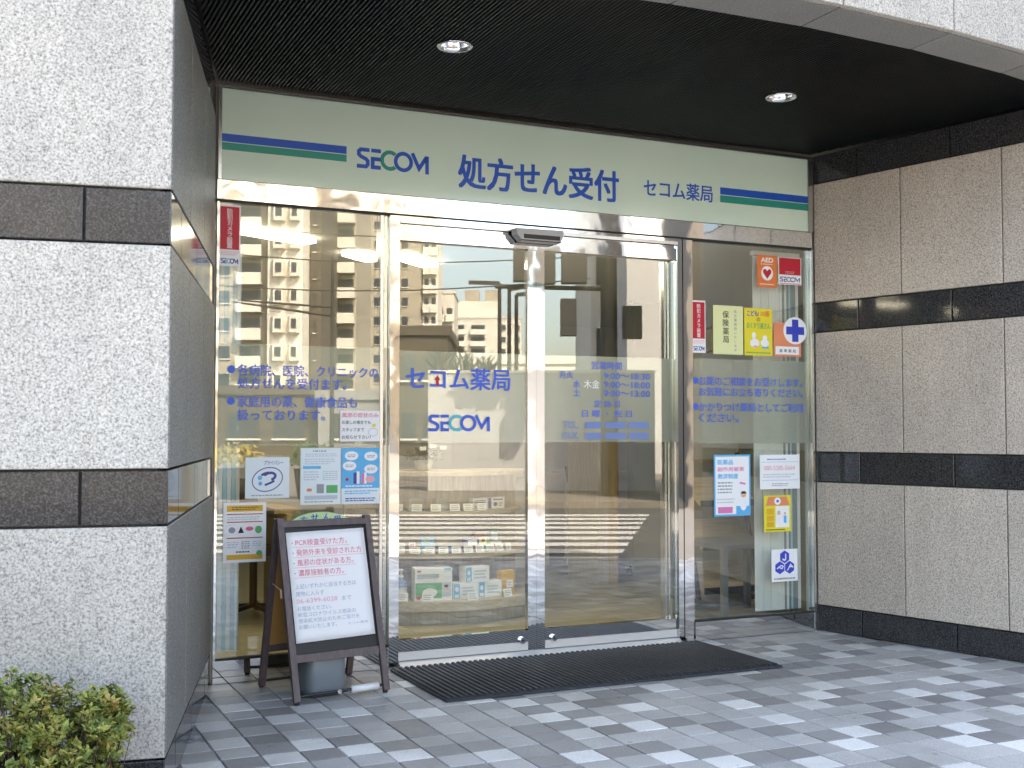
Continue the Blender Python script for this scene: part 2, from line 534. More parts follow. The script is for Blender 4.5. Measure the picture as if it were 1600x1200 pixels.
# ================================================================== BUILDING: stone
ZL = [(.155, .90), (1.08, 1.81), (1.99, 2.725)]
ZD = [(0, .155), (.90, 1.08), (1.81, 1.99), (2.725, 2.9)]
J = .0035
def slab(a, b, n, z0, z1, t=.03, proud=0.0):
    """one stone slab between plan points a and b, outer face towards n, chamfered"""
    a, b, n = Vector((a[0], a[1], 0)), Vector((b[0], b[1], 0)), Vector((n[0], n[1], 0))
    d = (b - a).normalized()
    a = a + d * J; b = b - d * J; z0 += J; z1 -= J
    c = .003
    mb = MB()
    v = []
    for off, ins in ((-t, 0), (proud - c, 0), (proud, c)):
        for (p, z, si, sz) in ((a, z0, 1, 1), (b, z0, -1, 1), (b, z1, -1, -1), (a, z1, 1, -1)):
            v.append(p + n * off + d * ins * si + Vector((0, 0, z + ins * sz)))
    mb.add(v, [(0, 1, 5, 4), (1, 2, 6, 5), (2, 3, 7, 6), (3, 0, 4, 7), (4, 5, 9, 8), (5, 6, 10, 9), (6, 7, 11, 10), (7, 4, 8, 11), (8, 9, 10, 11), (3, 2, 1, 0)])
    return mb
def stone_wall(root, p0, p1, n, jl, jd, light, dark, zl=ZL, zd=ZD):
    p0, p1 = Vector(p0), Vector(p1); d = (p1 - p0).normalized()
    for z0, z1 in zl:
        for a, b in zip(jl[:-1], jl[1:]): obj('stone_panel', slab(p0 + d * a, p0 + d * b, n, z0, z1), M[light], root)
    for z0, z1 in zd:
        for a, b in zip(jd[:-1], jd[1:]): obj('band_stone', slab(p0 + d * a, p0 + d * b, n, z0, z1, proud=-.002), M[dark], root)

pil = thing('stone_pillar', 'pale granite pillar with dark polished bands at the left of the entrance', 'pillar', (-.475, -1.79, 0))
dl = Vector((-.475, -1.79)).normalized()
stone_wall(pil, (0, 0), (-.475, -1.79), (.9665, -.2565), [.012, .61, 1.225, 1.85], [.012, .32, .925, 1.53, 1.85], 'shaded_granite', 'dark_granite')
fl = [(-.475, -1.79), (-1.09, -1.685), (-1.69, -1.53), (-2.27, -1.33), (-2.83, -1.09)]
for i in range(4):
    a, b = Vector(fl[i]), Vector(fl[i + 1])
    d = (b - a).normalized(); n = (d.y, -d.x)
    n = (-d.y, d.x) if Vector((-d.y, d.x)).y < 0 else n
    L = (b - a).length
    stone_wall(pil, a, b, n, [0, L], [0, .27 if i == 0 else .3, L], 'pale_granite', 'dark_granite')
core = [(.0 - .03, .0 + .02), (-.475 - .032, -1.79 + .032)] + [(x - .004, y + .034) for x, y in fl[1:]] + [(-2.9, 0), (-2.9, .02)]
obj('core', MB().prism(core[::-1], 0, 2.9), M['joint'], pil)

rw = thing('stone_wall', 'warm granite side wall with dark bands at the right of the entrance', 'wall', (3.622, 0, 0))
R1 = (3.622 + .2304 * 1.86, -.973 * 1.86)
stone_wall(rw, (3.622, 0), R1, (-.973, -.2304), [.006, .61, 1.225, 1.86], [.006, .32, .925, 1.53, 1.86], 'warm_granite', 'dark_granite')
fr = [R1, (4.62, -1.66), (5.2, -1.46), (5.75, -1.22)]
for i in range(3):
    a, b = Vector(fr[i]), Vector(fr[i + 1]); d = (b - a).normalized(); n = (d.y, -d.x); L = (b - a).length
    stone_wall(rw, a, b, n, [0, L], [0, .3, L], 'pale_granite', 'dark_granite')
core = [(3.622 + .031, .02), (R1[0] + .03, R1[1] + .034)] + [(x + .004, y + .034) for x, y in fr[1:]] + [(5.8, .02)]
obj('core', MB().prism(core, 0, 2.9), M['joint'], rw)

# the floors above with the soffit of the canopy
up = thing('upper_storey', 'pale granite upper wall curving out over the entrance as a canopy', 'building', (1.8, -2.0, 2.9))
yo = lambda x: -2.09 + .056 * (x - 1.85) ** 2
yi = lambda x: -1.826 + .06 * (x - 1.97) ** 2
jx = [-.475, .165, .80, 1.435, 2.07, 2.70, 3.34, R1[0]]
front = fl[::-1] + [(x, yo(x)) for x in jx[1:-1]] + fr
rows = [(2.9, 3.64, 'pale_granite', .0), (3.64, 3.82, 'dark_granite', -.002), (3.82, 4.56, 'pale_granite', 0), (4.56, 4.74, 'dark_granite', -.002), (4.74, 5.05, 'pale_granite', 0)]
for i in range(len(front) - 1):
    a, b = Vector(front[i]), Vector(front[i + 1]); d = (b - a).normalized()
    for z0, z1, k, pr in rows:
        obj('band_stone' if k == 'dark_granite' else 'stone_panel', slab(a, b, (d.y, -d.x), z0, z1, proud=pr), M[k], up)
core = [(x, y + .034) for x, y in front] + [(5.8, 9.0), (-2.9, 9.0)]
obj('core', MB().prism(core, 2.99, 5.03), M['joint'], up)
ins = [(-.375, 0), (.165, 0), (.80, 0), (1.435, 0), (2.07, 0), (2.70, 0), (3.34, 0), (3.98, 0)]
for i in range(len(jx) - 1):
    a, b = ins[i][0], ins[i + 1][0]
    p = [(jx[i] + J, yo(jx[i]) + .034), (jx[i + 1] - J, yo(jx[i + 1]) + .034), (b - J, yi(b)), (a + J, yi(a))]
    obj('soffit_stone', MB().prism(p, 2.9, 2.985), M['grey_granite'], up)

# louvred ceiling
cl = thing('canopy_ceiling', 'black finely slatted ceiling over the shop entrance', 'ceiling', (1.8, -1.0, 2.9))
DL = [(.852, -.97), (2.653, -.943)]
sl = MB(); bk = MB()
x = -.36
while x < 3.98:
    y1 = -.012
    if x < .012: y1 = min(y1, x / .2654 - .02)
    if x > 3.60: y1 = min(y1, -(x - 3.60) / .2368 - .02)
    y0 = yi(x + .006)
    segs = [(y0, y1)]
    for cx, cy in DL:
        if abs(x + .0095 - cx) < .078:
            hh = math.sqrt(.078 ** 2 - (x + .0095 - cx) ** 2)
            segs = [(y0, cy - hh), (cy + hh, y1)]
    for a, b in segs:
        if b - a > .01:
            sl.box(x, x + .0085, a, b, 2.9045, 2.917)
            bk.box(x - .0002, x + .0187, a, b, 2.9172, 2.925)
    x += .019
o = obj('slats', sl, M['black_metal'], cl); o['kind'] = 'stuff'
obj('backing', bk, M['black_void'], cl)
for n, (cx, cy) in enumerate(DL):
    t = thing('downlight', ['unlit round chrome downlight in the black ceiling, the nearer one above the sign lettering',
                            'unlit round chrome downlight in the black ceiling, the one nearer the right wall'][n], 'downlight', (cx, cy, 2.9), 'ceiling downlights')
    obj('trim_ring', MB().lathe([(.068, .008), (.080, .004), (.080, 0), (.074, -.003), (.066, -.001), (.064, .02)], (cx, cy, 2.9), 32), M['chrome'], t, True)
    obj('reflector', MB().lathe([(.065, .015), (.060, .035), (.050, .055), (.034, .070), (.001, .074)], (cx, cy, 2.9), 32), M['chrome'], t, True)
    obj('bulb', MB().lathe([(.001, .018), (.016, .022), (.024, .034), (.022, .05), (.014, .066)], (cx, cy, 2.9), 16), M['white_paint'], t, True)

# ================================================================== SHOP FRONT
# sign
sg = thing('shop_sign', 'long pale green shop sign with blue lettering and stripes above the doors', 'sign', (1.8, 0, 2.42))
obj('panel', MB().box(.024, 3.575, -.012, .04, 2.428, 2.872), M['sign_glass'], sg)
fb = MB().box(.008, 3.615, -.02, .04, 2.874, 2.888)
obj('top_rail', fb, M['brushed_steel'], sg)
obj('end_trim', MB().box(.008, .0235, -.018, .04, 2.428, 2.8735), M['brushed_steel'], sg)
obj('end_trim', MB().box(3.5765, 3.588, -.018, .04, 2.428, 2.8735).box(3.590, 3.615, -.014, .04, 2.428, 2.8735), M['brushed_steel'], sg)
PS = Plane((0, -.0125, 0))
K = 6 / 7
def srect(u0, u1, v0, v1): return MB().add([PS.p(u0, v0), PS.p(u1, v0), PS.p(u1, v1), PS.p(u0, v1)], [(0, 1, 2, 3)])
for (u0, u1, a, b, c) in ((.025, .65, 2.611, 2.650, 'sign_blue'), (.025, .65, 2.571, 2.607, 'sign_green'), (2.93, 3.575, 2.602, 2.645, 'sign_blue'), (2.93, 3.575, 2.556, 2.598, 'sign_green')):
    obj('stripe', MB().box(u0, u1, -.0132, -.0118, a, b), M[c], sg)
b1, g1 = MB(), MB()
secom(b1, g1, PS, .704, 2.547, .106, .0006, .392)
obj('logo_lettering', b1, M['sign_blue'], sg)['kind'] = 'stuff'; obj('logo_letter', g1, M['sign_green'], sg)
b1 = MB(); ftext(b1, PS, '処方せん受付', 1.264, 2.237, 2.497, 2.672, .0006, .028); obj('lettering', b1, M['sign_blue'], sg)
b1 = MB(); ftext(b1, PS, 'セコム薬局', 2.406, 2.875, 2.549, 2.647, .0006, .018); obj('lettering', b1, M['sign_blue'], sg)

# mirror steel band and posts
hd = thing('steel_header', 'mirror polished steel band between the green sign and the glass', 'header', (1.8, 0, 2.32))
obj('band', MB().box(.008, 3.615, .0, .05, 2.332, 2.4265), M['mirror_steel'], hd)
obj('groove', MB().box(.012, 3.612, .006, .045, 2.3195, 2.3315), M['dark_gasket'], hd)

def side_window(name, label, x0, x1, loc, py=-.004):
    t = thing(name, label, 'window', loc)
    obj('pane', MB().box(x0 + .012, x1 - .004, .016, .026, .118, 2.319), M['window_glass'], t)
    obj('post', MB().box(x0, x0 + .011, py, .05, 0, 2.319), M['mirror_steel'], t)
    obj('base_panel', MB().box(x0 + .0115, x1, -.002, .05, .0, .108), M['mirror_steel'], t)
    obj('gasket', MB().box(x0 + .0115, x1, .004, .04, .1085, .1175), M['dark_gasket'], t)
    obj('frosted_film', MB().box(x0 + .014, x1 - .006, .0265, .0275, 1.135, 1.632), M['frost_film'], t)
    return t
wl = side_window('side_window', 'tall glass side window left of the doors, covered in notices', .008, .886, (.45, 0, 0))
obj('mullion', MB().box(.842, .858, .012, .075, .118, 2.319).box(.868, .8835, .03, .09, .118, 2.319), M['brushed_steel'], wl)
wr = side_window('side_window', 'tall glass side window right of the doors with white blinds behind', 2.7345, 3.604, (3.2, 0, 0), .008)
obj('post', MB().box(3.6045, 3.617, -.006, .05, 0, 2.319), M['mirror_steel'], wr)
PG = Plane((0, .0155, 0))
def letters(root, items, m_='letter_blue', bold=.012):
    for it in items:
        mb = MB(); ftext(mb, PG, it[0], it[1], it[2], it[3], it[4], .0004, bold)
        obj('lettering', mb, M[it[5] if len(it) > 5 else m_], root)
def bullet(root, u, v):
    mb = MB(); fell(mb, PG, u, v, .019, .019, .0004); obj('bullet', mb, M['letter_blue'], root)
letters(wl, [('各病院、医院、クリニックの', .117, .832, 1.477, 1.532), ('処方せんを受付ます。', .117, .665, 1.413, 1.468),
             ('家庭用の薬、健康食品も', .117, .72, 1.323, 1.378), ('扱っております。', .117, .555, 1.258, 1.312)])
bullet(wl, .086, 1.506); bullet(wl, .086, 1.352)
letters(wr, [('お薬のご相談をお受けします。', 2.79, 3.545, 1.475, 1.527), ('お気軽にお立ち寄りください。', 2.79, 3.545, 1.412, 1.464),
             ('かかりつけ薬局としてご利用', 2.79, 3.545, 1.322, 1.374), ('ください。', 2.79, 3.07, 1.259, 1.311)])
bullet(wr, 2.768, 1.502); bullet(wr, 2.768, 1.35)

# door frame and two leaves
dfm = thing('door_frame', 'mirror polished steel frame around the sliding glass doors', 'door frame', (1.8, 0, 0))
obj('jamb', MB().box(.8865, .938, -.012, .06, 0, 2.3185), M['mirror_steel'], dfm)
obj('header', MB().box(.9385, 2.628, -.012, .06, 2.292, 2.3185).box(.9385, 2.628, .004, .06, 2.262, 2.2915).box(.9385, 2.628, -.008, .06, 2.194, 2.2615), M['mirror_steel'], dfm)
obj('track_cover', MB().box(.9385, 2.628, -.018, -.0125, 2.282, 2.300), M['brushed_steel'], dfm)
obj('jamb', MB().box(2.6285, 2.650, -.012, .06, 0, 2.3185).box(2.654, 2.668, -.002, .06, 0, 2.3185).box(2.672, 2.694, -.006, .06, 0, 2.3185).box(2.698, 2.734, .004, .06, 0, 2.3185), M['mirror_steel'], dfm)
obj('jamb_core', MB().box(2.6286, 2.7339, .012, .05, 0.002, 2.316), M['dark_gasket'], dfm)
obj('guide_rail', MB().box(2.575, 2.588, .05, .10, .05, 2.19).box(2.600, 2.612, .055, .11, .05, 2.19), M['brushed_steel'], dfm)
th_ = MB(); V_ = [(x, y, z) for x in (.9385, 2.628) for (y, z) in ((-.062, .001), (-.062, .006), (-.012, .030), (.10, .030), (.10, .001))]
th_.add(V_, [(0, 1, 2, 3, 4), (9, 8, 7, 6, 5)] + [(i, 5 + i, 5 + (i + 1) % 5, (i + 1) % 5) for i in range(5)])
obj('threshold', th_, M['satin_aluminium'], dfm)
def leaf(label, x0, x1, sx0, sx1, bolt):
    t = thing('sliding_door', label, 'door', ((x0 + x1) / 2, .02, 0))
    obj('pane', MB().box(x0, x1, .021, .031, .142, 2.193), M['window_glass'], t)
    st = obj('stile', MB().box(sx0, sx1, .008, .045, .034, 2.193), M['mirror_steel'], t)
    obj('bottom_rail', MB().box(x0, x1, .006, .045, .0785, .139), M['mirror_steel'], t)
    obj('kick_plate', MB().box(x0, x1, .004, .045, .034, .077), M['satin_aluminium'], t)
    obj('frosted_film', MB().box(x0 + .002, x1 - .002, .0315, .0325, 1.145, 1.625), M['frost_film'], t)
    lk = obj('lock', MB().tube((bolt, .006, .088), (bolt, -.012, .088), .017, n=20), M['chrome'], t)
    obj('key_hole', MB().tube((bolt, -.0125, .088), (bolt, -.0135, .088), .006, n=12), M['ink_black'], lk)
    return t
PG = Plane((0, .0205, 0))
d1 = leaf('left sliding glass door leaf with shop name lettering', .939, 1.679, 1.680, 1.7305, 1.643)
letters(d1, [('セコム薬局', .986, 1.579, 1.425, 1.54)], bold=.02)
b1, g1 = MB(), MB(); secom(b1, g1, PG, 1.11, 1.205, .088, .0005, .352); obj('logo_lettering', b1, M['letter_blue'], d1); obj('logo_letter', g1, M['letter_cyan'], d1)
mb = MB(); flat(mb, PG, [(1.152, 1.445), (1.168, 1.445), (1.168, 1.475), (1.178, 1.475), (1.16, 1.50), (1.142, 1.475), (1.152, 1.475)], .001)
obj('arrow_mark', mb, M['ink_red'], d1)
d2 = leaf('right sliding glass door leaf with opening hours lettering', 1.7815, 2.627, 1.7312, 1.7810, 1.832)
letters(d2, [('営業時間', 2.083, 2.275, 1.552, 1.596), ('月火', 1.88, 1.965, 1.497, 1.538), ('9:00～18:30', 2.16, 2.46, 1.50, 1.534),
             ('水', 1.965, 2.008, 1.448, 1.489), ('木金', 2.032, 2.13, 1.445, 1.492, 'white_paint'), ('9:00～18:00', 2.16, 2.46, 1.451, 1.485),
             ('土', 1.965, 2.008, 1.400, 1.440), ('9:00～13:00', 2.16, 2.46, 1.402, 1.436), ('定 休 日', 2.097, 2.26, 1.339, 1.380),
             ('日 曜 ・ 祝 日', 2.02, 2.34, 1.285, 1.324), ('TEL.', 1.90, 2.0, 1.222, 1.262, 'letter_faint'), ('FAX.', 1.90, 2.0, 1.162, 1.202, 'letter_faint')])
for v in (1.222, 1.162):
    mb = MB()
    for a, b in ((2.04, 2.14), (2.165, 2.30), (2.32, 2.45)): frect(mb, PG, a, b, v, v + .036, .0004)
    obj('number_strip', mb, M['letter_faint'], d2)
sn = thing('door_sensor', 'grey automatic door sensor box on the steel door header', 'sensor', (1.71, -.03, 2.23))
sp = [(1.568, 2.292), (1.852, 2.296), (1.852, 2.262), (1.835, 2.232), (1.60, 2.232), (1.574, 2.258)]
obj('housing', MB().xprism(sp, -.085, -.0185), M['sensor_grey'], sn)
obj('lens_cover', MB().box(1.612, 1.83, -.0875, -.0855, 2.239, 2.262), M['black_plastic'], sn)
obj('lower_lip', MB().box(1.60, 1.835, -.09, -.019, 2.226, 2.2315), M['black_plastic'], sn)

# ------------------------------------------------------------------ notices on the glass
def poster(label, x0, x1, z0, z1, paper, els, cat='notice', name='notice', y=.0150, tilt=0.0):
    t = thing(name, label, cat, ((x0 + x1) / 2, y, z0))
    W, H = x1 - x0, z1 - z0
    ct, st_ = math.cos(tilt), math.sin(tilt)
    pl = Plane((x0, y - .0010, z0), (ct, 0, st_), (-st_, 0, ct))
    mb = MB(); P = [pl.p(0, 0), pl.p(W, 0), pl.p(W, H), pl.p(0, H)]
    mb.add(P + [p + Vector((0, .0009, 0)) for p in P], [(0, 1, 2, 3), (7, 6, 5, 4), (1, 0, 4, 5), (2, 1, 5, 6), (3, 2, 6, 7), (0, 3, 7, 4)])
    obj('sheet', mb, M[paper], t)
    grp = {}; lay = 0
    for e in els:
        lay += 1; h = .0003 + lay * .00012
        key = (('lettering' if e[0] in 'tv' else 'logo' if e[0] == 's' else 'small_print' if e[0] == 'l' else 'printed_shape'), e[1], lay if e[0] not in 'l' else 0)
        mb = grp.setdefault(key, MB())
        a = e[2:]
        if e[0] == 'r': frect(mb, pl, a[0] * W, a[1] * W, a[2] * H, a[3] * H, h)
        elif e[0] == 'c': fell(mb, pl, a[0] * W, a[1] * H, a[2] * W, a[3] * W, h)
        elif e[0] == 'o': fring(mb, pl, a[0] * W, a[1] * H, a[2] * W, a[3] * W, a[4] * W, h, a[5] if len(a) > 5 else 0, a[6] if len(a) > 6 else 360, rot=a[7] if len(a) > 7 else 0)
        elif e[0] == 'p': flat(mb, pl, [(u * W, v * H) for u, v in a[0]], h)
        elif e[0] == 'k': fstroke(mb, pl, [(u * W, v * H) for u, v in a[0]], a[1] * W, h)
        elif e[0] == 't': ftext(mb, pl, a[0], a[1] * W, a[2] * W, a[3] * H, a[4] * H, h, a[5] if len(a) > 5 else .01)
        elif e[0] == 'v': fvtext(mb, pl, a[0], a[1] * W, a[2] * H, a[3] * W, a[4] * H, h, a[5] if len(a) > 5 else .01)
        elif e[0] == 'l':      # rows of print too small to read
            u0, u1, v0, v1, n = a[:5]
            for i in range(n):
                v = v1 - (v1 - v0) * (i + .5) / n; uu = u0
                end = u1 - (random.random() * .25 * (u1 - u0) if i == n - 1 else 0)
                while uu < end:
                    ww = min(random.uniform(.03, .09), end - uu)
                    frect(mb, pl, uu * W, (uu + ww) * W, (v - .22 * (v1 - v0) / n) * H, (v + .22 * (v1 - v0) / n) * H, h); uu += ww + .018
        elif e[0] == 's':
            secom(mb, grp.setdefault(('logo_letter', a[4], lay), MB()), pl, a[0] * W, a[1] * H, a[2] * H, h, a[3] * W)
    for (nm, mt, _), mb in grp.items():
        if mb.v:
            o = obj(nm, mb, M[mt], t)
            if nm == 'small_print': o['kind'] = 'stuff'
    return t
k = K
cam_sticker = lambda: [('r', 'ink_red', .06, .94, .27, .97), ('v', 'paper', '防犯カメラ設置', .5, .94, .27, .093, .012), ('l', 'ink_rosepale', .08, .92, .17, .25, 3),
                       ('s', 'ink_navy', .1, .04, .085, .8, 'letter_cyan')]
poster('red and white vertical camera warning sticker at top left of the left window', .020, .124, 2.008, 2.308, 'paper', cam_sticker(), 'sticker', 'sticker', .0148)
poster('square white notice with a round blue swirl mark', .158, .375, .878, 1.077, 'paper_blue',
       [('o', 'ink_navy', .5, .46, .36, .27, .022, 0, 360, .3), ('o', 'ink_navy', .55, .53, .16, .11, .06, -80, 150, .2), ('k', 'ink_navy', [(.36, .56), (.42, .6), (.52, .63)], .05),
        ('k', 'ink_navy', [(.66, .42), (.56, .37), (.44, .32)], .045), ('c', 'ink_sky', .33, .5, .05, .05), ('c', 'ink_sky', .34, .36, .045, .045),
        ('t', 'ink_navy', 'プライバシー', .42, .86, .82, .92), ('l', 'ink_grey', .14, .9, .04, .10, 1)])
poster('pale blue printed notice, upper left of the joined pair in the left window', .431, .637, .840, 1.122, 'paper_blue',
       [('l', 'ink_grey', .3, .75, .92, .97, 1), ('l', 'ink_pale', .12, .9, .84, .91, 2), ('l', 'ink_pale', .1, .85, .70, .82, 3), ('r', 'ink_sky', .06, .5, .63, .68),
        ('l', 'ink_pale', .08, .45, .42, .60, 4), ('l', 'ink_pale', .55, .92, .42, .60, 5), ('r', 'ink_grey', .4, .58, .2, .36), ('r', 'ink_green', .64, .92, .2, .34), ('c', 'ink_salmon', .22, .26, .07, .04),
        ('r', 'ink_pale', .1, .92, .09, .16), ('l', 'ink_grey', .1, .85, .03, .07, 1)])
poster('bright sky blue notice with white speech bubbles in the left window', .641, .850, .838, 1.121, 'paper_blue',
       [('r', 'ink_sky', 0, 1, .28, 1)] + [('c', 'paper', u, v, .17, .11) for u, v in ((.25, .86), (.74, .85), (.2, .68), (.74, .62))] +
       [('l', 'ink_grey', u - .1, u + .1, v - .03, v + .03, 2) for u, v in ((.25, .86), (.74, .85), (.2, .68), (.74, .62))] +
       [('r', 'ink_navy', .3, .38, .36, .56), ('r', 'paper', .38, .45, .36, .58), ('r', 'ink_pink', .5, .57, .36, .54), ('r', 'paper', .57, .63, .36, .56), ('c', 'ink_rosepale', .72, .44, .12, .09), ('c', 'ink_red', .14, .44, .04, .04),
        ('l', 'paper', .1, .88, .29, .35, 1), ('l', 'ink_sky', .08, .9, .17, .25, 2), ('l', 'ink_navy', .1, .85, .04, .12, 2)])
poster('white handwritten style note with a red top line in the left window', .633, .849, 1.154, 1.310, 'paper',
       [('t', 'ink_rose', '風邪の症状のみ:', .04, .96, .78, .93, .015), ('t', 'ink_black', 'お渡しの場合でも', .04, .74, .56, .68), ('t', 'ink_black', 'スタッフまで', .04, .58, .32, .44),
        ('t', 'ink_black', 'お知らせ下さい！', .04, .74, .08, .2), ('c', 'ink_yellow', .82, .52, .05, .04), ('o', 'ink_pale', .8, .3, .12, .1, .015)])
poster('white notice with amber bars and small pictures above the folding board', .055, .262, .571, .860, 'paper',
       [('r', 'ink_amber', .08, .92, .85, .95), ('l', 'ink_black', .2, .82, .87, .93, 2), ('r', 'ink_brick', .08, .92, .795, .812), ('l', 'ink_pale', .1, .85, .70, .77, 2), ('r', 'ink_brick', .08, .92, .665, .682),
        ('c', 'ink_grey', .2, .54, .08, .07), ('p', 'ink_black', [(.34, .49), (.48, .49), (.41, .6)]), ('c', 'ink_rose', .61, .56, .09, .05), ('c', 'ink_green', .82, .54, .08, .09),
        ('r', 'ink_brick', .08, .92, .40, .417), ('l', 'ink_pale', .1, .35, .24, .36, 3), ('l', 'ink_grey', .42, .62, .22, .36, 4), ('l', 'ink_pale', .68, .9, .26, .36, 3),
        ('l', 'ink_black', .3, .7, .15, .2, 1), ('r', 'ink_amber', .08, .92, .05, .13), ('c', 'ink_green', .84, .15, .07, .06)], y=.0150)
poster('red and white vertical camera warning sticker right of the doors', 2.731 + .013, 2.834 + .004, 1.664, 1.970, 'paper', cam_sticker(), 'sticker', 'sticker', .0148)
poster('cream notice with vertical black lettering in the right window', 2.892, 3.105, 1.660, 1.949, 'paper_cream',
       [('v', 'ink_black', '保険薬局', .42, .90, .2, .17, .012), ('v', 'ink_grey', '処方箋調剤いたします', .74, .93, .085, .088)])
poster('bright yellow notice with two white drawn figures in the right window', 3.115, 3.320, 1.659, 1.943, 'ink_yellow',
       [('t', 'ink_royal', 'こども', .1, .48, .83, .95, .03), ('t', 'ink_orange', '110番', .5, .9, .83, .95, .03), ('t', 'ink_brick', 'の', .44, .56, .72, .80, .03), ('t', 'ink_green', 'おくすり屋さん', .08, .92, .57, .69, .03),
        ('c', 'paper', .36, .26, .17, .13), ('c', 'paper', .33, .42, .07, .1), ('c', 'paper', .72, .27, .15, .11), ('c', 'paper', .72, .38, .09, .07), ('r', 'ink_sky', .62, .86, .15, .19), ('c', 'ink_rosepale', .38, .19, .1, .03),
        ('l', 'ink_green', .06, .94, .03, .09, 1)])
poster('salmon orange notice partly covered by the round cross sticker', 3.330, 3.534, 1.659, 1.862, 'ink_salmon', [('r', 'paper', .06, .92, .06, .30), ('t', 'ink_black', '基 準 薬 局', .2, .8, .12, .22)])
# round cross sticker: a disc
t = thing('sticker', 'round white sticker with a bold blue cross in the right window', 'sticker', (3.49, .0125, 1.735))
pl = Plane((3.4895, .0120, 1.818))
mb = MB(); n_ = 48
P = [pl.p(.088 * math.cos(2 * PI * i / n_), .083 * math.sin(2 * PI * i / n_)) for i in range(n_)]
mb.add(P + [p + Vector((0, .001, 0)) for p in P], [tuple(range(n_)), tuple(range(2 * n_ - 1, n_ - 1, -1))] + [(i, n_ + i, n_ + (i + 1) % n_, (i + 1) % n_) for i in range(n_)])
obj('disc', mb, M['paper'], t)
mb = MB(); s_ = .024; L_ = .068
flat(mb, pl, [(-s_, -L_), (s_, -L_), (s_, -s_), (L_, -s_), (L_, s_), (s_, s_), (s_, L_), (-s_, L_), (-s_, s_), (-L_, s_), (-L_, -s_), (-s_, -s_)], .0006)
obj('cross', mb, M['ink_royal'], t)
poster('orange sticker with a white heart emblem at top of the right window', 3.212, 3.358, 2.072, 2.268, 'ink_orange',
       [('t', 'paper', 'AED', .2, .8, .78, .92, .03), ('l', 'paper', .18, .82, .70, .74, 1), ('c', 'paper', .5, .44, .3, .3),
        ('p', 'ink_red', [(.5, .27), (.3, .45), (.29, .52), (.34, .57), (.42, .57), (.5, .51), (.58, .57), (.66, .57), (.71, .52), (.7, .45)]), ('l', 'paper', .12, .88, .07, .13, 1)], 'sticker', 'sticker')
poster('red square sticker above blue logo lettering at top right', 3.369, 3.542, 2.098, 2.264, 'paper',
       [('r', 'ink_red', .03, .97, .36, .98), ('l', 'ink_rosepale', .3, .7, .40, .50, 2), ('s', 'ink_navy', .06, .1, .18, .88, 'sign_green'), ('r', 'ink_rose', .04, .96, .02, .05)], 'sticker', 'sticker')
poster('tall white poster with a sky blue border in the right window', 2.890, 3.149, .708, 1.068, 'ink_sky',
       [('r', 'paper', .04, .96, .03, .97), ('t', 'ink_sky', '医薬品', .1, .52, .84, .92, .03), ('t', 'ink_pink', '副作用被害', .1, .82, .73, .80, .02), ('t', 'ink_sky', '救済制度', .1, .66, .61, .69, .03),
        ('l', 'ink_grey', .1, .5, .36, .57, 4), ('l', 'ink_pale', .08, .55, .2, .3, 2), ('r', 'ink_sky', .6, .96, .03, .16), ('c', 'paper', .8, .2, .1, .16), ('c', 'ink_skin', .8, .34, .07, .06), ('p', 'ink_black', [(.72, .36), (.76, .4), (.85, .4), (.89, .36)]),
        ('r', 'ink_pink', .1, .5, .05, .15), ('k', 'ink_pink', [(.7, .54), (.86, .52)], .04)])
poster('white notice with a red telephone number in the right window', 3.219, 3.513, .860, 1.065, 'paper',
       [('l', 'ink_navy', .18, .78, .84, .9, 1), ('r', 'ink_sky', .04, .96, .785, .795), ('t', 'ink_rosepale', '080-5285-5664', .1, .88, .55, .68, .012), ('l', 'ink_pale', .08, .9, .32, .46, 2),
        ('r', 'ink_sky', .04, .96, .25, .26), ('l', 'ink_grey', .3, .72, .08, .18, 2)])
poster('small yellow notice with an orange roof shape in the right window', 3.246, 3.447, .604, .822, 'ink_yellow',
       [('p', 'ink_salmon', [(.06, .72), (.16, .96), (.84, .96), (.94, .72)]), ('c', 'paper', .5, .84, .12, .11), ('c', 'ink_royal', .5, .84, .045, .04), ('r', 'paper', .42, .92, .12, .70), ('r', 'ink_amber', .1, .36, .48, .64),
        ('r', 'ink_amber', .1, .36, .3, .45), ('r', 'ink_amber', .1, .36, .14, .27), ('c', 'ink_skin', .54, .52, .06, .07), ('r', 'ink_sky', .72, .82, .24, .44), ('c', 'ink_skin', .77, .5, .04, .04), ('l', 'ink_black', .08, .9, .03, .09, 1)])
hexa = lambda u, v, r, asp: [(u + r * math.sin(PI / 3 * i), v + r * asp * math.cos(PI / 3 * i)) for i in range(6)]
A_ = .194 / .192
poster('white sticker with three dark blue hexagons at bottom of the right window', 3.298, 3.492, .306, .498, 'paper',
       [('p', 'ink_royal', hexa(.5, .76, .2, A_)), ('p', 'ink_royal', hexa(.315, .43, .2, A_)), ('p', 'ink_royal', hexa(.685, .43, .2, A_)),
        ('k', 'paper', [(.54, .86), (.54, .70), (.5, .655), (.44, .68), (.43, .71)], .045), ('k', 'paper', [(.20, .40), (.36, .50), (.44, .47), (.40, .40), (.30, .43)], .035), ('k', 'paper', [(.60, .33), (.72, .52), (.82, .42)], .035), ('k', 'paper', [(.66, .44), (.78, .45)], .03),
        ('t', 'ink_black', '日本薬剤師会会員', .1, .9, .06, .12)], 'sticker', 'sticker')

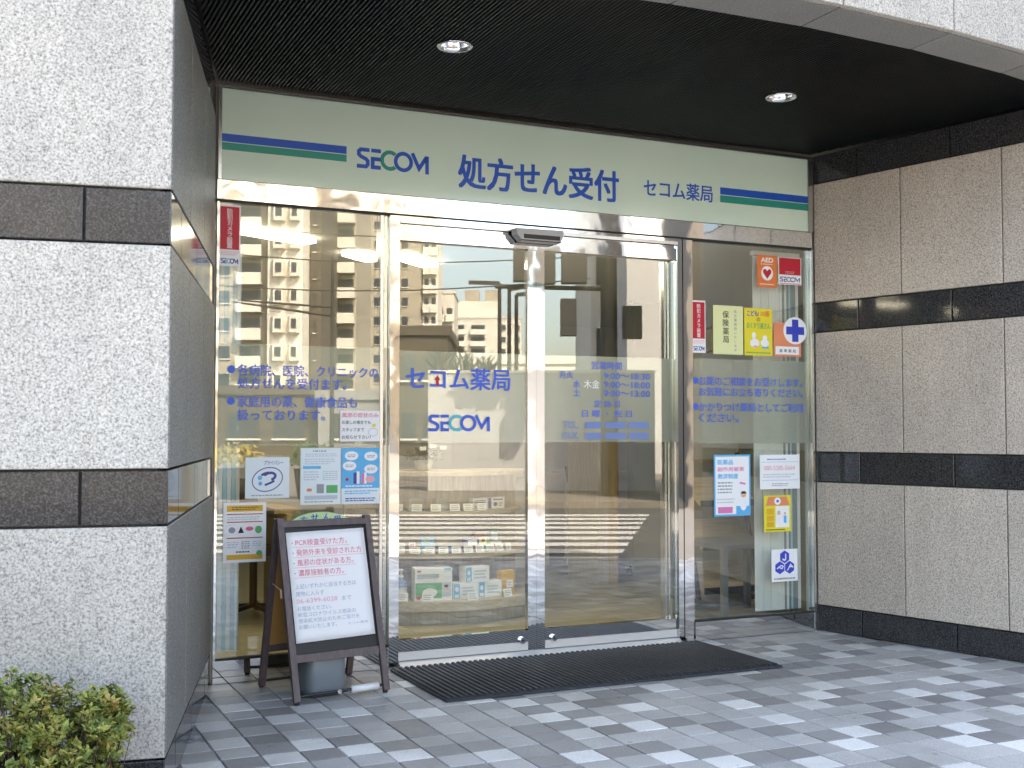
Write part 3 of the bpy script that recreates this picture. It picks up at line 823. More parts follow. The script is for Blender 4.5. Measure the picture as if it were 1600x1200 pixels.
# ------------------------------------------------------------------ mat
mt = thing('door_mat', 'large black ribbed rubber mat in front of the doors', 'mat', (1.8, -.44, 0))
MX0, MX1, MY0, MY1 = .888, 2.709, -.814, -.064
obj('base', MB().box(MX0, MX1, MY0, MY1, .0025, .008), M['rubber'], mt)
mb = MB(); nr = 58
for i in range(nr):
    x = MX0 + .008 + (MX1 - MX0 - .016) * i / (nr - 1)
    e = random.uniform(-.006, .004)
    mb.cbox(x - .0085, x + .0085, MY0 + .012, MY1 + e + (.012 if i == 12 else 0), .0082, .0205, .004)
ribs = obj('ribs', mb, M['rubber'], mt); ribs['kind'] = 'stuff'
mb = MB()
for i in range(52):
    y = MY0 + .014 + i * .0141
    mb.box(MX0 + .003, MX1 - .003, y, y + .005, .0082, .0135)
o = obj('cross_bars', mb, M['rubber'], mt); o['kind'] = 'stuff'
obj('edge_strip', MB().cbox(MX0 - .012, MX0 - .0005, MY0 - .01, MY1, .0025, .013, .004).cbox(MX1 + .0005, MX1 + .012, MY0 - .01, MY1, .0025, .013, .004).cbox(MX0, MX1, MY0 - .012, MY0 - .0005, .0025, .012, .004), M['rubber'], mt)

# ------------------------------------------------------------------ folding board
ab = thing('folding_board', 'dark brown wooden folding board with a white paper notice', 'board', (.45, -.33, 0))
FL, FR, RL, RR = Vector((.249, -.58, 0)), Vector((.711, -.499, 0)), Vector((.194, -.172, 0)), Vector((.672, -.085, 0))
TL, TR = Vector((.2135, -.376, .80)), Vector((.6912, -.2865, .80))
def lerp(a, b, t): return a + (b - a) * t
for (a, b, c, d, nm) in ((FL, FR, TL, TR, 'front'), (RL, RR, TL, TR, 'rear')):
    side = (b - a).normalized(); upv = (c - a).normalized()
    nn = side.cross(upv).normalized()
    if (nn.y > 0) == (nm == 'front'): nn = -nn
    sh = nn * (.012 if nm == 'front' else .010)
    wd = .030
    for p, t_, sgn in ((a, c, 1), (b, d, -1)):
        off = side * wd / 2 * sgn + sh
        obj('leg', MB().obox((p + t_) / 2 + off + upv * .004, side, nn, upv, wd / 2, .010, (t_ - p).length / 2 - .004), M['umber_frame'], ab)
        obj('foot_cap', MB().tube(p + off + Vector((0, 0, .012)), p + off, .012, n=10), M['black_plastic'], ab)
    ln = (c - a).length
    def rail(s, h, m_='umber_frame', nm_='rail'):
        p0, p1 = lerp(a, c, s) + side * (wd + .0006) + sh, lerp(b, d, s) - side * (wd + .0006) + sh
        cc = (p0 + p1) / 2
        obj(nm_, MB().obox(cc, side, nn, upv, (p1 - p0).length / 2, .0094, h / 2), M[m_], ab)
    rail(.985 - .018, .028); rail(.235, .034)
    p0, p1 = lerp(a, c, .258) + side * (wd - .004), lerp(b, d, .258) - side * (wd - .004)
    t0, t1 = lerp(a, c, .952) + side * (wd - .004), lerp(b, d, .952) - side * (wd - .004)
    hh = nn * .006
    P = [p0 + hh, p1 + hh, t1 + hh, t0 + hh]; Q = [v - nn * .006 for v in P]
    obj('blackboard' if nm == 'front' else 'back_board', MB().add(P + Q, [(0, 1, 2, 3), (7, 6, 5, 4), (1, 0, 4, 5), (2, 1, 5, 6), (3, 2, 6, 7), (0, 3, 7, 4)]), M['board_black' if nm == 'front' else 'board_tan'], ab)
    if nm == 'front':
        O_ = p0 + nn * .0125; FW = (p1 - p0).length; FH = (t0 - p0).length
        PB = Plane(O_, side, upv, nn)
# spacer bars along the floor and tie cord
rb = MB().tube(FL + Vector((.03, 0, .035)), FR + Vector((-.02, .0, .035)), .007, n=8); obj('floor_bar', rb, M['black_plastic'], ab)
rb = MB().tube(RL + Vector((.03, 0, .035)), RR + Vector((-.02, .0, .035)), .007, n=8); obj('floor_bar', rb, M['black_plastic'], ab)
a_, b_ = lerp(FL, FR, .50), lerp(FL, FR, .90)
s1, s2 = a_ + Vector((.02, 0, .035)), b_ + Vector((0, 0, .035))
obj('white_sleeve', MB().tube(s1 + (s2 - s1) * .18, s2, .0165, n=14), M['white_paint'], ab, True)
obj('chain_knob', MB().tube(s1 - Vector((.03, .016, 0)), s1 - Vector((.03, -.008, 0)), .010, n=10), M['chrome'], ab)
obj('cord', MB().tube(lerp(RL, TL, .63) + Vector((.01, -.02, 0)), lerp(FL, TL, .60) + Vector((.004, .0, .0)), .0016, n=6), M['white_paint'], ab)
obj('cord_clip', MB().tube(lerp(FL, TL, .60) + Vector((-.002, .016, .012)), lerp(FL, TL, .565) + Vector((-.002, .016, .0)), .005, n=8), M['ink_skin'], ab)
# paper notice on the board
pn = thing('paper_notice', 'large white handwritten paper with red and blue lines on the folding board', 'notice', tuple(PB.p(FW / 2, 0)))
u0, u1, v0, v1 = .012, FW - .012, .052, FH - .022
mb = MB(); gx, gy = 10, 14; rnd = random.Random(3); V = []
for j in range(gy + 1):
    for i in range(gx + 1):
        wv = .0012 * math.sin(i * 1.1 + j * .35) + .0012 * math.sin(j * .9) * (i / gx)
        V.append(PB.p(u0 + (u1 - u0) * i / gx, v0 + (v1 - v0) * j / gy + .006 * (i / gx - .5), .0022 + wv * .5))
mb.add(V, [(j * (gx + 1) + i, j * (gx + 1) + i + 1, (j + 1) * (gx + 1) + i + 1, (j + 1) * (gx + 1) + i) for j in range(gy) for i in range(gx)])
sh_ = obj('sheet', mb, M['paper'], pn, True)
md = sh_.modifiers.new('thickness', 'SOLIDIFY'); md.thickness = .0006; md.offset = -1
PN = Plane(PB.p(u0, v0, .0040), side := (FR - FL).normalized(), PB.ev, PB.en)
PW, PH = u1 - u0, v1 - v0
def nl(t, a, b, c, d, mt_, bold=.0):
    mb = MB(); ftext(mb, PN, t, a * PW, b * PW, c * PH, d * PH, 0, bold); obj('lettering', mb, M[mt_], pn)
for (t, a, b, c, d) in (('・PCR検査受けた方。', .05, .76, .868, .928), ('・発熱外来を受診された方', .05, .94, .775, .835), ('・風邪の症状がある方。', .05, .82, .682, .742), ('・濃厚接触者の方。', .05, .68, .589, .649)):
    nl(t[1:], a + .055, b, c, d, 'ink_rose', .0)
    mb = MB(); fell(mb, PN, (a + .015) * PW, (c + .028) * PH, .003, .003, 0, 10); obj('bullet', mb, M['ink_grey'], pn)
    mb = MB(); frect(mb, PN, a * PW, (b + .03) * PW, (c - .016) * PH, (c - .0125) * PH, 0); obj('underline', mb, M['ink_rosepale'], pn)
for (t, a, b, c, d, mm) in (('上記いずれかに該当する方は', .05, .82, .475, .52, 'pen_grey'), ('建物に入らず', .05, .40, .408, .452, 'pen_grey'), ('06-6399-6028', .05, .56, .345, .385, 'ink_rosepale'), ('まで', .62, .74, .342, .383, 'pen_grey'),
                            ('お電話ください。', .05, .48, .276, .318, 'pen_grey'), ('新型コロナウイルス感染の', .05, .78, .222, .262, 'pen_grey'), ('感染拡大防止のためご協力を', .05, .82, .168, .208, 'pen_grey'), ('お願いいたします。', .05, .52, .112, .152, 'pen_grey'), ('セコム薬局', .66, .92, .118, .138, 'pen_grey')):
    nl(t, a, b, c, d, mm)
# grey weight tank between the legs
tk = thing('weight_tank', 'dark grey plastic weight tank with rounded corners inside the folding board', 'tank', (.42, -.40, 0))
def rbox(cx, cy, cz, hx, hy, hz, r, n=6, ax=Vector((1, 0, 0)), ay=Vector((0, 1, 0))):
    """rounded block: superellipse rings"""
    mb = MB(); rings = []
    nn_ = 40; K_ = 12
    for k in range(K_ + 1):
        t = -PI / 2 + PI * k / K_
        sz = math.copysign(abs(math.sin(t)) ** .32, math.sin(t)); sc = abs(math.cos(t)) ** .32
        ring = []
        for i in range(nn_):
            a = 2 * PI * i / nn_
            x = math.copysign(abs(math.cos(a)) ** .42, math.cos(a)) * hx * sc; y = math.copysign(abs(math.sin(a)) ** .42, math.sin(a)) * hy * sc
            ring.append(Vector((cx, cy, cz + hz * sz)) + ax * x + ay * y)
        rings.append(ring)
    for r_ in rings: mb.v += [tuple(p) for p in r_]
    for k in range(K_):
        for i in range(nn_):
            mb.f.append((k * nn_ + i, k * nn_ + (i + 1) % nn_, (k + 1) * nn_ + (i + 1) % nn_, (k + 1) * nn_ + i))
    return mb
tax, tay = (FR - FL).normalized(), Vector((-(FR - FL).normalized().y, (FR - FL).normalized().x, 0))
obj('body', rbox(.418, -.385, .106, .098, .115, .105, .03, ax=tax, ay=tay), M['tank_grey'], tk, True)
hb = MB().obox(Vector((.418, -.385, .218)), tax, tay, Vector((0, 0, 1)), .046, .017, .010)
obj('handle', hb, M['tank_light'], tk)
obj('cap', MB().tube((.418 + .05, -.33, .205), (.418 + .05, -.33, .228), .02, n=16), M['black_plastic'], tk)

# ================================================================== INSIDE THE SHOP
struct('shop_floor', MB().box(-.6, 5.8, .101, 5.3, -.05, .012), M['floor_wood'])
struct('shop_ceiling', MB().box(-.6, 5.8, .101, 5.3, 2.335, 2.40), M['wall_white'])
struct('shop_back_wall', MB().box(-.6, 5.8, 5.3, 5.4, -.05, 2.40), M['wall_white'])
struct('shop_side_wall', MB().box(-.7, -.601, .101, 5.4, -.05, 2.40), M['wall_sage'])
struct('shop_side_wall', MB().box(5.801, 5.9, .101, 5.4, -.05, 2.40), M['wall_sage'])
struct('shop_inner_front', MB().box(-.6, 0.005, .055, .1005, 0, 2.9).box(3.625, 5.8, .055, .1005, 0, 2.9).box(.006, 3.624, .055, .1005, 2.325, 2.9), M['wall_white'])
def ceil_lamp(label, a, b, wd):
    a, b = Vector(a), Vector(b); d = (b - a).normalized(); n = Vector((-d.y, d.x))
    t = thing('ceiling_lamp', label, 'lamp', ((a.x + b.x) / 2, (a.y + b.y) / 2, 2.30), 'shop ceiling lamps')
    P = [a - n * wd, b - n * wd, b + n * wd, a + n * wd]
    obj('diffuser', MB().prism([(p.x, p.y) for p in P], 2.306, 2.330), M['lamp_panel'], t)
    P = [a - n * (wd + .01) - d * .01, b - n * (wd + .01) + d * .01, b + n * (wd + .01) + d * .01, a + n * (wd + .01) - d * .01]
    obj('frame', MB().prism([(p.x, p.y) for p in P], 2.3302, 2.3348), M['white_paint'], t)
ceil_lamp('long lit ceiling lamp showing through the left side window', (.16, .70), (.73, 1.0), .06)
ceil_lamp('lit ceiling lamp seen behind the mullion of the left window', (1.08, 1.32), (1.30, 1.52), .06)
ceil_lamp('lit ceiling lamp farther back, just inside the left door leaf', (1.36, 1.26), (1.72, 1.60), .06)

for i, (x0, x1, lb) in enumerate(((1.1, 1.75, 'added unseen lamp above the left door leaf, lighting the shelf goods'), (1.95, 2.65, 'added unseen lamp above the right door leaf, lighting the shop inside'))):
    ceil_lamp(lb, (x0, .50), (x1, .50), .12)  # both added out of view behind the door header to brighten the goods
# blinds
def blind(label, items, y, z0, z1, loc):
    t = thing('vertical_blind', label, 'blind', loc)
    for x0, x1, m_, ang in items:
        c = Vector(((x0 + x1) / 2, y, 0)); h = (x1 - x0) / 2 - .0008
        d = Vector((math.cos(ang), math.sin(ang), 0)); n = Vector((-d.y, d.x, 0))
        obj('slat', MB().obox(c + Vector((0, 0, (z0 + z1) / 2)), d, n, Vector((0, 0, 1)), h, .0015, (z1 - z0) / 2), M[m_], t)
    obj('head_rail', MB().box(items[0][0], items[-1][1], y - .02, y + .02, z1 + .004, z1 + .03), M['white_paint'], t)
its = []; x = .03
for i in range(6):
    its.append((x, x + .021, 'blind_blue' if i % 2 == 0 else 'blind_white', .12 * (i % 3 - 1))); x += .021
blind('pale blue vertical blind at the edge of the left window', its, .13, .13, 2.10, (.09, .13, .13))
its = []; x = 3.262
for wdt, c in ((.06, 'blind_white'), (.06, 'blind_white'), (.05, 'blind_white'), (.03, 'blind_white'), (.022, 'blind_white'), (.016, 'blind_grey'), (.018, 'blind_white'), (.016, 'blind_grey'), (.014, 'blind_blue'), (.018, 'blind_grey'), (.02, 'blind_grey'), (.022, 'blind_white')):
    its.append((x, x + wdt, c, .05 * math.sin(len(its) * 2.1))); x += wdt
blind('white vertical blind hanging inside the right window', its, .13, .118, 2.28, (3.4, .13, .118))

# arched green sign behind the folding board
gs = thing('arched_sign', 'pale green arch-topped sign peeping over the folding board', 'sign', (.515, -.05, 0))
pts = [(.345, .40), (.685, .40)] + [(.515 + .17 * math.cos(PI * i / 20), .725 + .083 * math.sin(PI * i / 20)) for i in range(21)]
obj('panel', MB().xprism(pts, -.060, -.048), M['arch_green'], gs)
pl = Plane((0, -.0605, 0)); mb = MB()
for i, ch in enumerate('処方せん受付'):
    a = PI - PI * (i + .8) / 6.6
    ftext(mb, pl, ch, .515 + .13 * math.cos(a) - .018, .515 + .13 * math.cos(a) + .018, .735 + .05 * math.sin(a) - .02, .735 + .05 * math.sin(a) + .016, .0, .02)
obj('lettering', mb, M['letter_blue'], gs)
obj('post', MB().tube((.515, -.036, .016), (.515, -.036, .6), .011), M['grey_metal'], gs)
obj('foot', MB().cbox(.42, .61, -.062, -.010, .0015, .016, .004), M['grey_metal'], gs)

# rounded display shelf
sh = thing('display_shelf', 'pale wooden display shelf with rounded front inside the left door', 'shelf', (1.8, 1.72, .012))
SC = (1.80, 1.75)
def disc(r, z0, z1, n=40):
    pts = [(SC[0] + r * math.cos(PI + PI * i / n), SC[1] + r * math.sin(PI + PI * i / n)) for i in range(n + 1)]
    return MB().prism(pts, z0, z1)
obj('plinth', disc(.70, .013, .10), M['partition_wood'], sh)
obj('shelf_board', disc(.75, .1005, .158), M['pale_wood'], sh)
obj('shelf_board', disc(.63, .410, .436), M['pale_wood'], sh)
obj('shelf_board', disc(.60, .676, .70), M['pale_wood'], sh)
obj('counter_top', disc(.62, .925, .95), M['pale_wood'], sh)
def arcwall(r0, r1, z0, z1, n=32):
    a = [(SC[0] + r1 * math.cos(PI + PI * i / n), SC[1] + r1 * math.sin(PI + PI * i / n)) for i in range(n + 1)]
    b = [(SC[0] + r0 * math.cos(PI + PI * i / n), SC[1] + r0 * math.sin(PI + PI * i / n)) for i in range(n + 1)]
    mb = MB()
    for i in range(n): mb.prism([a[i], a[i + 1], b[i + 1], b[i]], z0, z1)
    return mb
obj('back_panel', arcwall(.38, .42, .159, .409), M['partition_wood'], sh)
for z in (.437, .478, .519, .560, .601, .642):
    obj('back_board', arcwall(.38, .42, z, z + .033), M['pale_wood'], sh)
obj('back_panel', arcwall(.38, .42, .7005, .9245), M['partition_wood'], sh)
obj('rear_board', MB().box(SC[0] - .62, SC[0] + .62, SC[1] + .002, SC[1] + .03, .013, .95), M['partition_wood'], sh)
ORD = ['leftmost', 'second', 'third', 'fourth', 'fifth', 'sixth', 'seventh', 'eighth', 'ninth', 'rightmost']
def on_arc(x, r):
    """y on an arc of radius r round the shelf axis at this x, and the outward normal"""
    dx = max(-.98 * r, min(.98 * r, x - SC[0])); return SC[1] - math.sqrt(r * r - dx * dx), Vector((dx / r, -math.sqrt(1 - (dx / r) ** 2), 0))
def card(x, r, z, label, group, w_=.062, h_=.046):
    y, n = on_arc(x, r); side = Vector((-n.y, n.x, 0))
    t = thing('price_card', label, 'price card', (x, y, z), group)
    upv = (Vector((0, 0, 1)) - n * .22).normalized(); nn = side.cross(upv)
    if nn.dot(n) < 0: nn = -nn
    c = Vector((x, y, z + h_ / 2 + .001)) - n * .008
    obj('sheet', MB().obox(c, side, upv, nn, w_ / 2, h_ / 2, .0008), M['paper'], t)
    pl = Plane(c + nn * .001 - side * w_ / 2 - upv * h_ / 2, side, upv, nn); mb = MB()
    for k_ in range(3): frect(mb, pl, w_ * .12, w_ * random.uniform(.6, .9), h_ * (.2 + .25 * k_), h_ * (.28 + .25 * k_), .0002)
    obj('printed_lines', mb, M['ink_grey'], t)
for i, x in enumerate([1.372, 1.51, 1.79, 2.05]):
    card(x, .735, .159, '%s price card on the bottom shelf' % ['leftmost', 'second from left', 'third from left', 'rightmost'][i], 'price cards on the bottom shelf', .07, .052)
for i in range(10):
    card(1.40 + .082 * i, .615, .437, '%s price card of the ten on the middle shelf' % ORD[i], 'price cards on the middle shelf')
for i, x in enumerate([1.40, 1.50, 1.61, 1.73, 1.82, 1.92]):
    card(x, .585, .701, '%s price card on the upper shelf' % ['leftmost', 'second from left', 'third from left', 'fourth from left', 'fifth from left', 'rightmost'][i], 'price cards on the upper shelf', .066, .046)
def pack(name, label, x, r, z, w_, d_, h_, base, prints=(), cat='box'):
    y, n = on_arc(x, r); n = (n + Vector((0, -1, 0))).normalized(); side = Vector((-n.y, n.x, 0))
    t = thing(name, label, cat, (x, y, z))
    c = Vector((x, y, z + h_ / 2 + .0008)) - n * d_ / 2
    obj('carton', MB().obox(c, side, n, Vector((0, 0, 1)), w_ / 2, d_ / 2, h_ / 2), M[base], t)
    pl = Plane(c + n * (d_ / 2 + .0004) - side * w_ / 2 - Vector((0, 0, h_ / 2)), side, (0, 0, 1), n)
    for k_, e in enumerate(prints):
        mb = MB(); hh = .0002 + k_ * .0002
        if e[0] == 'r': frect(mb, pl, e[2] * w_, e[3] * w_, e[4] * h_, e[5] * h_, hh)
        elif e[0] == 'c': fell(mb, pl, e[2] * w_, e[3] * h_, e[4] * w_, e[5] * w_, hh, 16)
        elif e[0] == 'l':
            for q_ in range(e[6]): frect(mb, pl, e[2] * w_, (e[3] - .1 * random.random()) * w_, (e[4] + (e[5] - e[4]) * (q_ + .2) / e[6]) * h_, (e[4] + (e[5] - e[4]) * (q_ + .7) / e[6]) * h_, hh)
        obj('printed_shape', mb, M[e[1]], t)
    return t
# bottom shelf
pack('mask_box', 'large white and green face mask box on the bottom shelf', 1.56, .69, .159, .235, .12, .20, 'paper',
     [('r', 'ink_green', .02, .72, .08, .55), ('c', 'paper', .4, .25, .2, .12), ('r', 'ink_pale', .72, .97, .12, .55), ('c', 'ink_skin', .84, .36, .06, .07), ('c', 'ink_black', .84, .44, .06, .04), ('r', 'ink_red', .06, .16, .88, .93), ('l', 'ink_grey', .06, .7, .68, .82, 3), ('r', 'ink_sky', .78, .97, .93, .99), ('c', 'ink_red', .1, .1, .06, .05)])
bx = [('r', 'ink_sky', .02, .26, .05, .97), ('c', 'paper', .14, .62, .07, .09), ('r', 'paper', .06, .22, .1, .3), ('l', 'ink_pale', .36, .9, .2, .8, 3)]
pack('tissue_box', 'white and blue box on the bottom shelf, lower left of the stacked three', 1.77, .66, .159, .165, .10, .10, 'paper', bx)
pack('tissue_box', 'white and blue box on the bottom shelf, lower right of the stacked three', 1.944, .66, .159, .170, .10, .10, 'paper', bx)
pack('tissue_box', 'white and blue box lying on top of two like it', 1.85, .66, .261, .165, .10, .096, 'paper', bx)
pack('supply_pouch', 'amber yellow pouch with a white label at the right of the bottom shelf', 2.09, .66, .159, .105, .05, .155, 'ink_amber', [('r', 'paper', .4, .9, .3, .6), ('l', 'ink_pale', .45, .85, .36, .54, 2)], 'pouch')
y_, n_v = on_arc(1.385, .66)
bt = thing('spray_bottle', 'clear blue pump bottle at the left of the bottom shelf', 'bottle', (1.395, y_, .159))
paint('bottle_blue', (.22, .30, .52), .2)
obj('body', MB().lathe([(.001, 0), (.034, .001), (.036, .01), (.036, .09), (.03, .115), (.014, .13), (.014, .14)], (1.395, y_, .1592), 20), M['bottle_blue'], bt, True)
obj('label', MB().lathe([(.0366, .025), (.0366, .08)], (1.395, y_, .1592), 20), M['paper'], bt, True)
obj('pump_head', MB().lathe([(.015, .138), (.016, .15), (.007, .155), (.007, .178), (.014, .18), (.014, .187), (.001, .19)], (1.395, y_, .1592), 14), M['white_paint'], bt, True)
# middle shelf
mid = [('medicine_box', 'small white box with a red mark at the left of the middle shelf', 1.43, .05, .06, 'paper', [('c', 'ink_red', .5, .5, .2, .2), ('r', 'ink_grey', .1, .9, .8, .92)]),
       ('medicine_box', 'small box with pink print near the left of the middle shelf', 1.49, .04, .065, 'paper', [('r', 'ink_rose', .2, .8, .5, .9), ('l', 'ink_grey', .1, .9, .1, .4, 2)]),
       ('medicine_pack', 'bright blue pack with white wave on the middle shelf', 1.575, .085, .095, 'ink_sky', [('c', 'paper', .5, .12, .45, .25), ('r', 'ink_yellow', .2, .6, .75, .85)]),
       ('eye_mask_pack', 'flat navy pack in the middle of the middle shelf', 1.68, .09, .04, 'ink_navy', [('r', 'ink_sky', .1, .9, .6, .9)]),
       ('medicine_box', 'white and navy box tilted on the middle shelf', 1.86, .10, .085, 'ink_navy', [('r', 'paper', .2, .85, .5, .9), ('c', 'ink_red', .6, .22, .15, .1)]),
       ('medicine_box', 'yellow and green box on the middle shelf', 1.955, .075, .09, 'paper_cream', [('c', 'ink_red', .35, .78, .2, .14), ('c', 'ink_sky', .45, .3, .25, .2), ('r', 'ink_green', .7, .97, .1, .9)]),
       ('medicine_box', 'white box with a red heart shape on the middle shelf', 2.055, .09, .055, 'paper', [('c', 'ink_red', .28, .55, .12, .12), ('l', 'ink_black', .6, .9, .3, .8, 2)])]
for nm, lb, x, w_, h_, bs, pr in mid: pack(nm, lb, x, .55, .437, w_, .05, h_, bs, pr)
pack('orange_case', 'flat orange case lying on the rear of the middle shelf', 1.955, .48, .53, .08, .03, .022, 'ink_salmon', [], 'case')
pack('shelf_riser', 'small dark riser under the orange case on the middle shelf', 1.955, .478, .437, .06, .03, .091, 'grey_metal', [], 'riser')
y_, n_v = on_arc(2.08, .47)
jr = thing('jar', 'clear jar with a dark green lid on the middle shelf', 'jar', (2.085, y_, .437))
obj('body', MB().lathe([(.001, 0), (.03, .001), (.03, .095), (.024, .105)], (2.085, y_, .438), 18), M['paper_blue'], jr, True)
obj('lid', MB().lathe([(.027, .106), (.027, .124), (.001, .125)], (2.085, y_, .438), 18), M['ink_green'], jr, True)
# upper shelf
def clear_box(label, x, w_, h_):
    y, n = on_arc(x, .53); t = thing('clear_box', label, 'box', (x, y, .701))
    obj('shell', MB().box(x - w_ / 2, x + w_ / 2, y, y + .07, .7015, .7015 + h_), M['clear_plastic'], t)
    obj('contents', MB().box(x - w_ * .4, x + w_ * .4, y + .012, y + .058, .7025, .7015 + h_ * .5), M['paper_blue'], t)
clear_box('clear plastic box with pale goods at the left of the upper shelf', 1.52, .10, .085)
clear_box('clear plastic box with goods in the middle of the upper shelf', 1.67, .085, .075)
pack('thermometer_box', 'white box with small navy print on the upper shelf', 1.93, .53, .701, .11, .05, .075, 'paper', [('l', 'ink_navy', .1, .9, .55, .85, 2), ('r', 'ink_pale', .1, .6, .1, .4)])
pack('thermometer_box', 'white and navy box at the right of the upper shelf', 2.07, .53, .701, .14, .05, .075, 'paper', [('r', 'ink_navy', .02, .2, .05, .95), ('l', 'ink_navy', .3, .9, .7, .9, 1), ('c', 'ink_navy', .45, .4, .12, .1), ('l', 'ink_grey', .65, .92, .2, .6, 3)])
# plant on the counter
pp = thing('potted_plant', 'leafy green potted plant with white tags on the shelf counter', 'plant', (1.62, 1.45, .951))
obj('pot', MB().lathe([(.001, 0), (.05, 0), (.065, .07), (.058, .07), (.05, .05), (.001, .05)], (1.62, 1.45, .951), 20), M['white_paint'], pp, True)
mat('leaf_green', (.05, .13, .03), .5)
mb = MB(); rr = random.Random(5)
for i in range(160):
    th, ph = rr.uniform(0, 2 * PI), rr.uniform(-.2, 1.2); r_ = rr.uniform(.03, .13)
    c = Vector((1.62 + r_ * math.cos(th) * math.cos(ph) * 1.2, 1.45 + r_ * math.sin(th) * math.cos(ph), 1.03 + r_ * math.sin(ph) * .7))
    d = Vector((math.cos(th), math.sin(th), rr.uniform(-.4, .6))).normalized(); s = d.cross(Vector((0, 0, 1))).normalized()
    l_ = rr.uniform(.022, .04)
    mb.add([c - d * l_, c + s * l_ * .5 + Vector((0, 0, .004)), c + d * l_, c - s * l_ * .5 + Vector((0, 0, .004))], [(0, 1, 2), (0, 2, 3)])
o = obj('leaves', mb, M['leaf_green'], pp); o['kind'] = 'stuff'
for i, (x, z) in enumerate(((1.55, 1.085), (1.62, 1.10), (1.69, 1.09))):
    obj('tag', MB().box(x, x + .045, 1.33, 1.332, z, z + .024), M['paper'], pp)
# counter, partition, chair
ct_ = thing('reception_counter', 'white fronted reception counter with pale wooden top at the back', 'counter', (3.6, 3.7, .012))
obj('front_panel', MB().box(2.2, 3.62, 3.6, 3.65, .013, .80).box(3.80, 5.2, 3.6, 3.65, .013, .80), M['wall_white'], ct_)
obj('counter_top', MB().box(2.15, 5.25, 3.52, 4.1, .80, .84), M['pale_wood'], ct_)
obj('side_panel', MB().box(2.2, 2.24, 3.651, 4.1, .013, .80), M['partition_wood'], ct_)
pt = thing('wooden_partition', 'tall narrow wooden partition standing behind the right door leaf', 'partition', (3.4, 2.3, .012))
obj('panel', MB().box(3.36, 3.455, 2.25, 2.75, .013, 1.36), M['partition_wood'], pt)
obj('end_board', MB().box(3.4555, 3.55, 2.27, 2.30, .013, 1.20), M['honey_wood'], pt)
obj('top_cap', MB().box(3.35, 3.56, 2.24, 2.76, 1.3605, 1.385), M['pale_wood'], pt)
def office_chair(label, cx, cy, rz, seat_m, leg_m):
    t = thing('office_chair', label, 'chair', (cx, cy, .012))
    c_, s__ = math.cos(rz), math.sin(rz); X, Y = Vector((c_, s__, 0)), Vector((-s__, c_, 0)); o_ = Vector((cx, cy, .012))
    obj('seat', MB().obox(o_ + Vector((0, 0, .44)), X, Y, Vector((0, 0, 1)), .22, .21, .03), M[seat_m], t)
    obj('backrest', MB().obox(o_ + Y * .21 + Vector((0, 0, .70)), X, (Y * .98 + Vector((0, 0, .2))).normalized(), (Vector((0, 0, 1)) - Y * -.2).normalized(), .21, .025, .2), M[seat_m], t)
    obj('column', MB().tube(o_ + Vector((0, 0, .07)), o_ + Vector((0, 0, .41)), .025), M[leg_m], t)
    for i in range(5):
        a = 2 * PI * i / 5
        obj('leg', MB().bar(o_ + Vector((0, 0, .075)), o_ + Vector((math.cos(a) * .26, math.sin(a) * .26, .05)), .03, .025), M[leg_m], t)
        obj('caster', MB().tube(o_ + Vector((math.cos(a) * .27, math.sin(a) * .27 - .012, .025)), o_ + Vector((math.cos(a) * .27, math.sin(a) * .27 + .012, .025)), .025, n=12), M['black_plastic'], t)
office_chair('black office chair behind the counter beside the wooden partition', 3.85, 3.0, .5, 'black_plastic', 'black_plastic')
office_chair('black office chair inside the left window behind the notices', .62, 1.9, 2.2, 'black_plastic', 'black_plastic')
dk = thing('honey_desk', 'honey coloured wooden desk end inside the left window', 'desk', (.75, 1.5, .012))
obj('side_panel', MB().box(.70, .735, 1.35, 1.95, .013, .70), M['honey_wood'], dk)
obj('desk_top', MB().box(.64, .80, 1.43, 1.97, .7005, .73), M['honey_wood'], dk)
# grey frame table and leaflet rack in the right window
gt = thing('frame_table', 'grey metal frame table inside the right window', 'table', (3.45, .75, .012))
X0, X1, Y0, Y1, ZT = 3.20, 3.74, .36, .86, .50
for x in (X0, X1):
    for y in (Y0, Y1): obj('leg', MB().box(x - .018, x + .018, y - .018, y + .018, .013, ZT - .031), M['grey_metal'], gt)
obj('table_top', MB().box(X0 - .02, X1 + .02, Y0 - .02, Y1 + .02, ZT - .03, ZT), M['grey_metal'], gt)
obj('foot_frame', MB().box(X0 + .019, X1 - .019, Y0 - .012, Y0 + .012, .03, .055).box(X0 + .019, X1 - .019, Y1 - .012, Y1 + .012, .03, .055).box(X0 - .012, X0 + .012, Y0 + .019, Y1 - .019, .03, .055), M['grey_metal'], gt)
rk = thing('leaflet_rack', 'sloping wooden leaflet rack with black frame behind the grey table', 'rack', (3.75, 1.3, .012))
for i, (z, d) in enumerate(((.18, 0), (.48, .02), (.78, .04))):
    obj('sloped_shelf', MB().obox((3.8, 1.25 + d, z), (1, 0, 0), (0, .87, .5), (0, -.5, .87), .24, .17, .012), M['pale_wood'], rk)
    obj('front_lip', MB().box(3.56, 4.04, 1.09 + d, 1.105 + d, z - .10, z - .055), M['black_plastic'], rk)
for x in (3.545, 4.055):
    obj('side_frame', MB().bar((x, 1.14, .013), (x, 1.40, 1.05), .022, .03), M['black_plastic'], rk)
    obj('foot', MB().box(x - .012, x + .012, 1.0, 1.5, .013, .04), M['black_plastic'], rk)
pf = thing('picture_frame', 'wooden picture frame hanging on the wall in the right window', 'picture', (4.7, 2.9, 1.05))
struct('shop_partition_wall', MB().box(4.1, 5.79, 2.95, 3.05, .013, 2.33), M['wall_sage'])
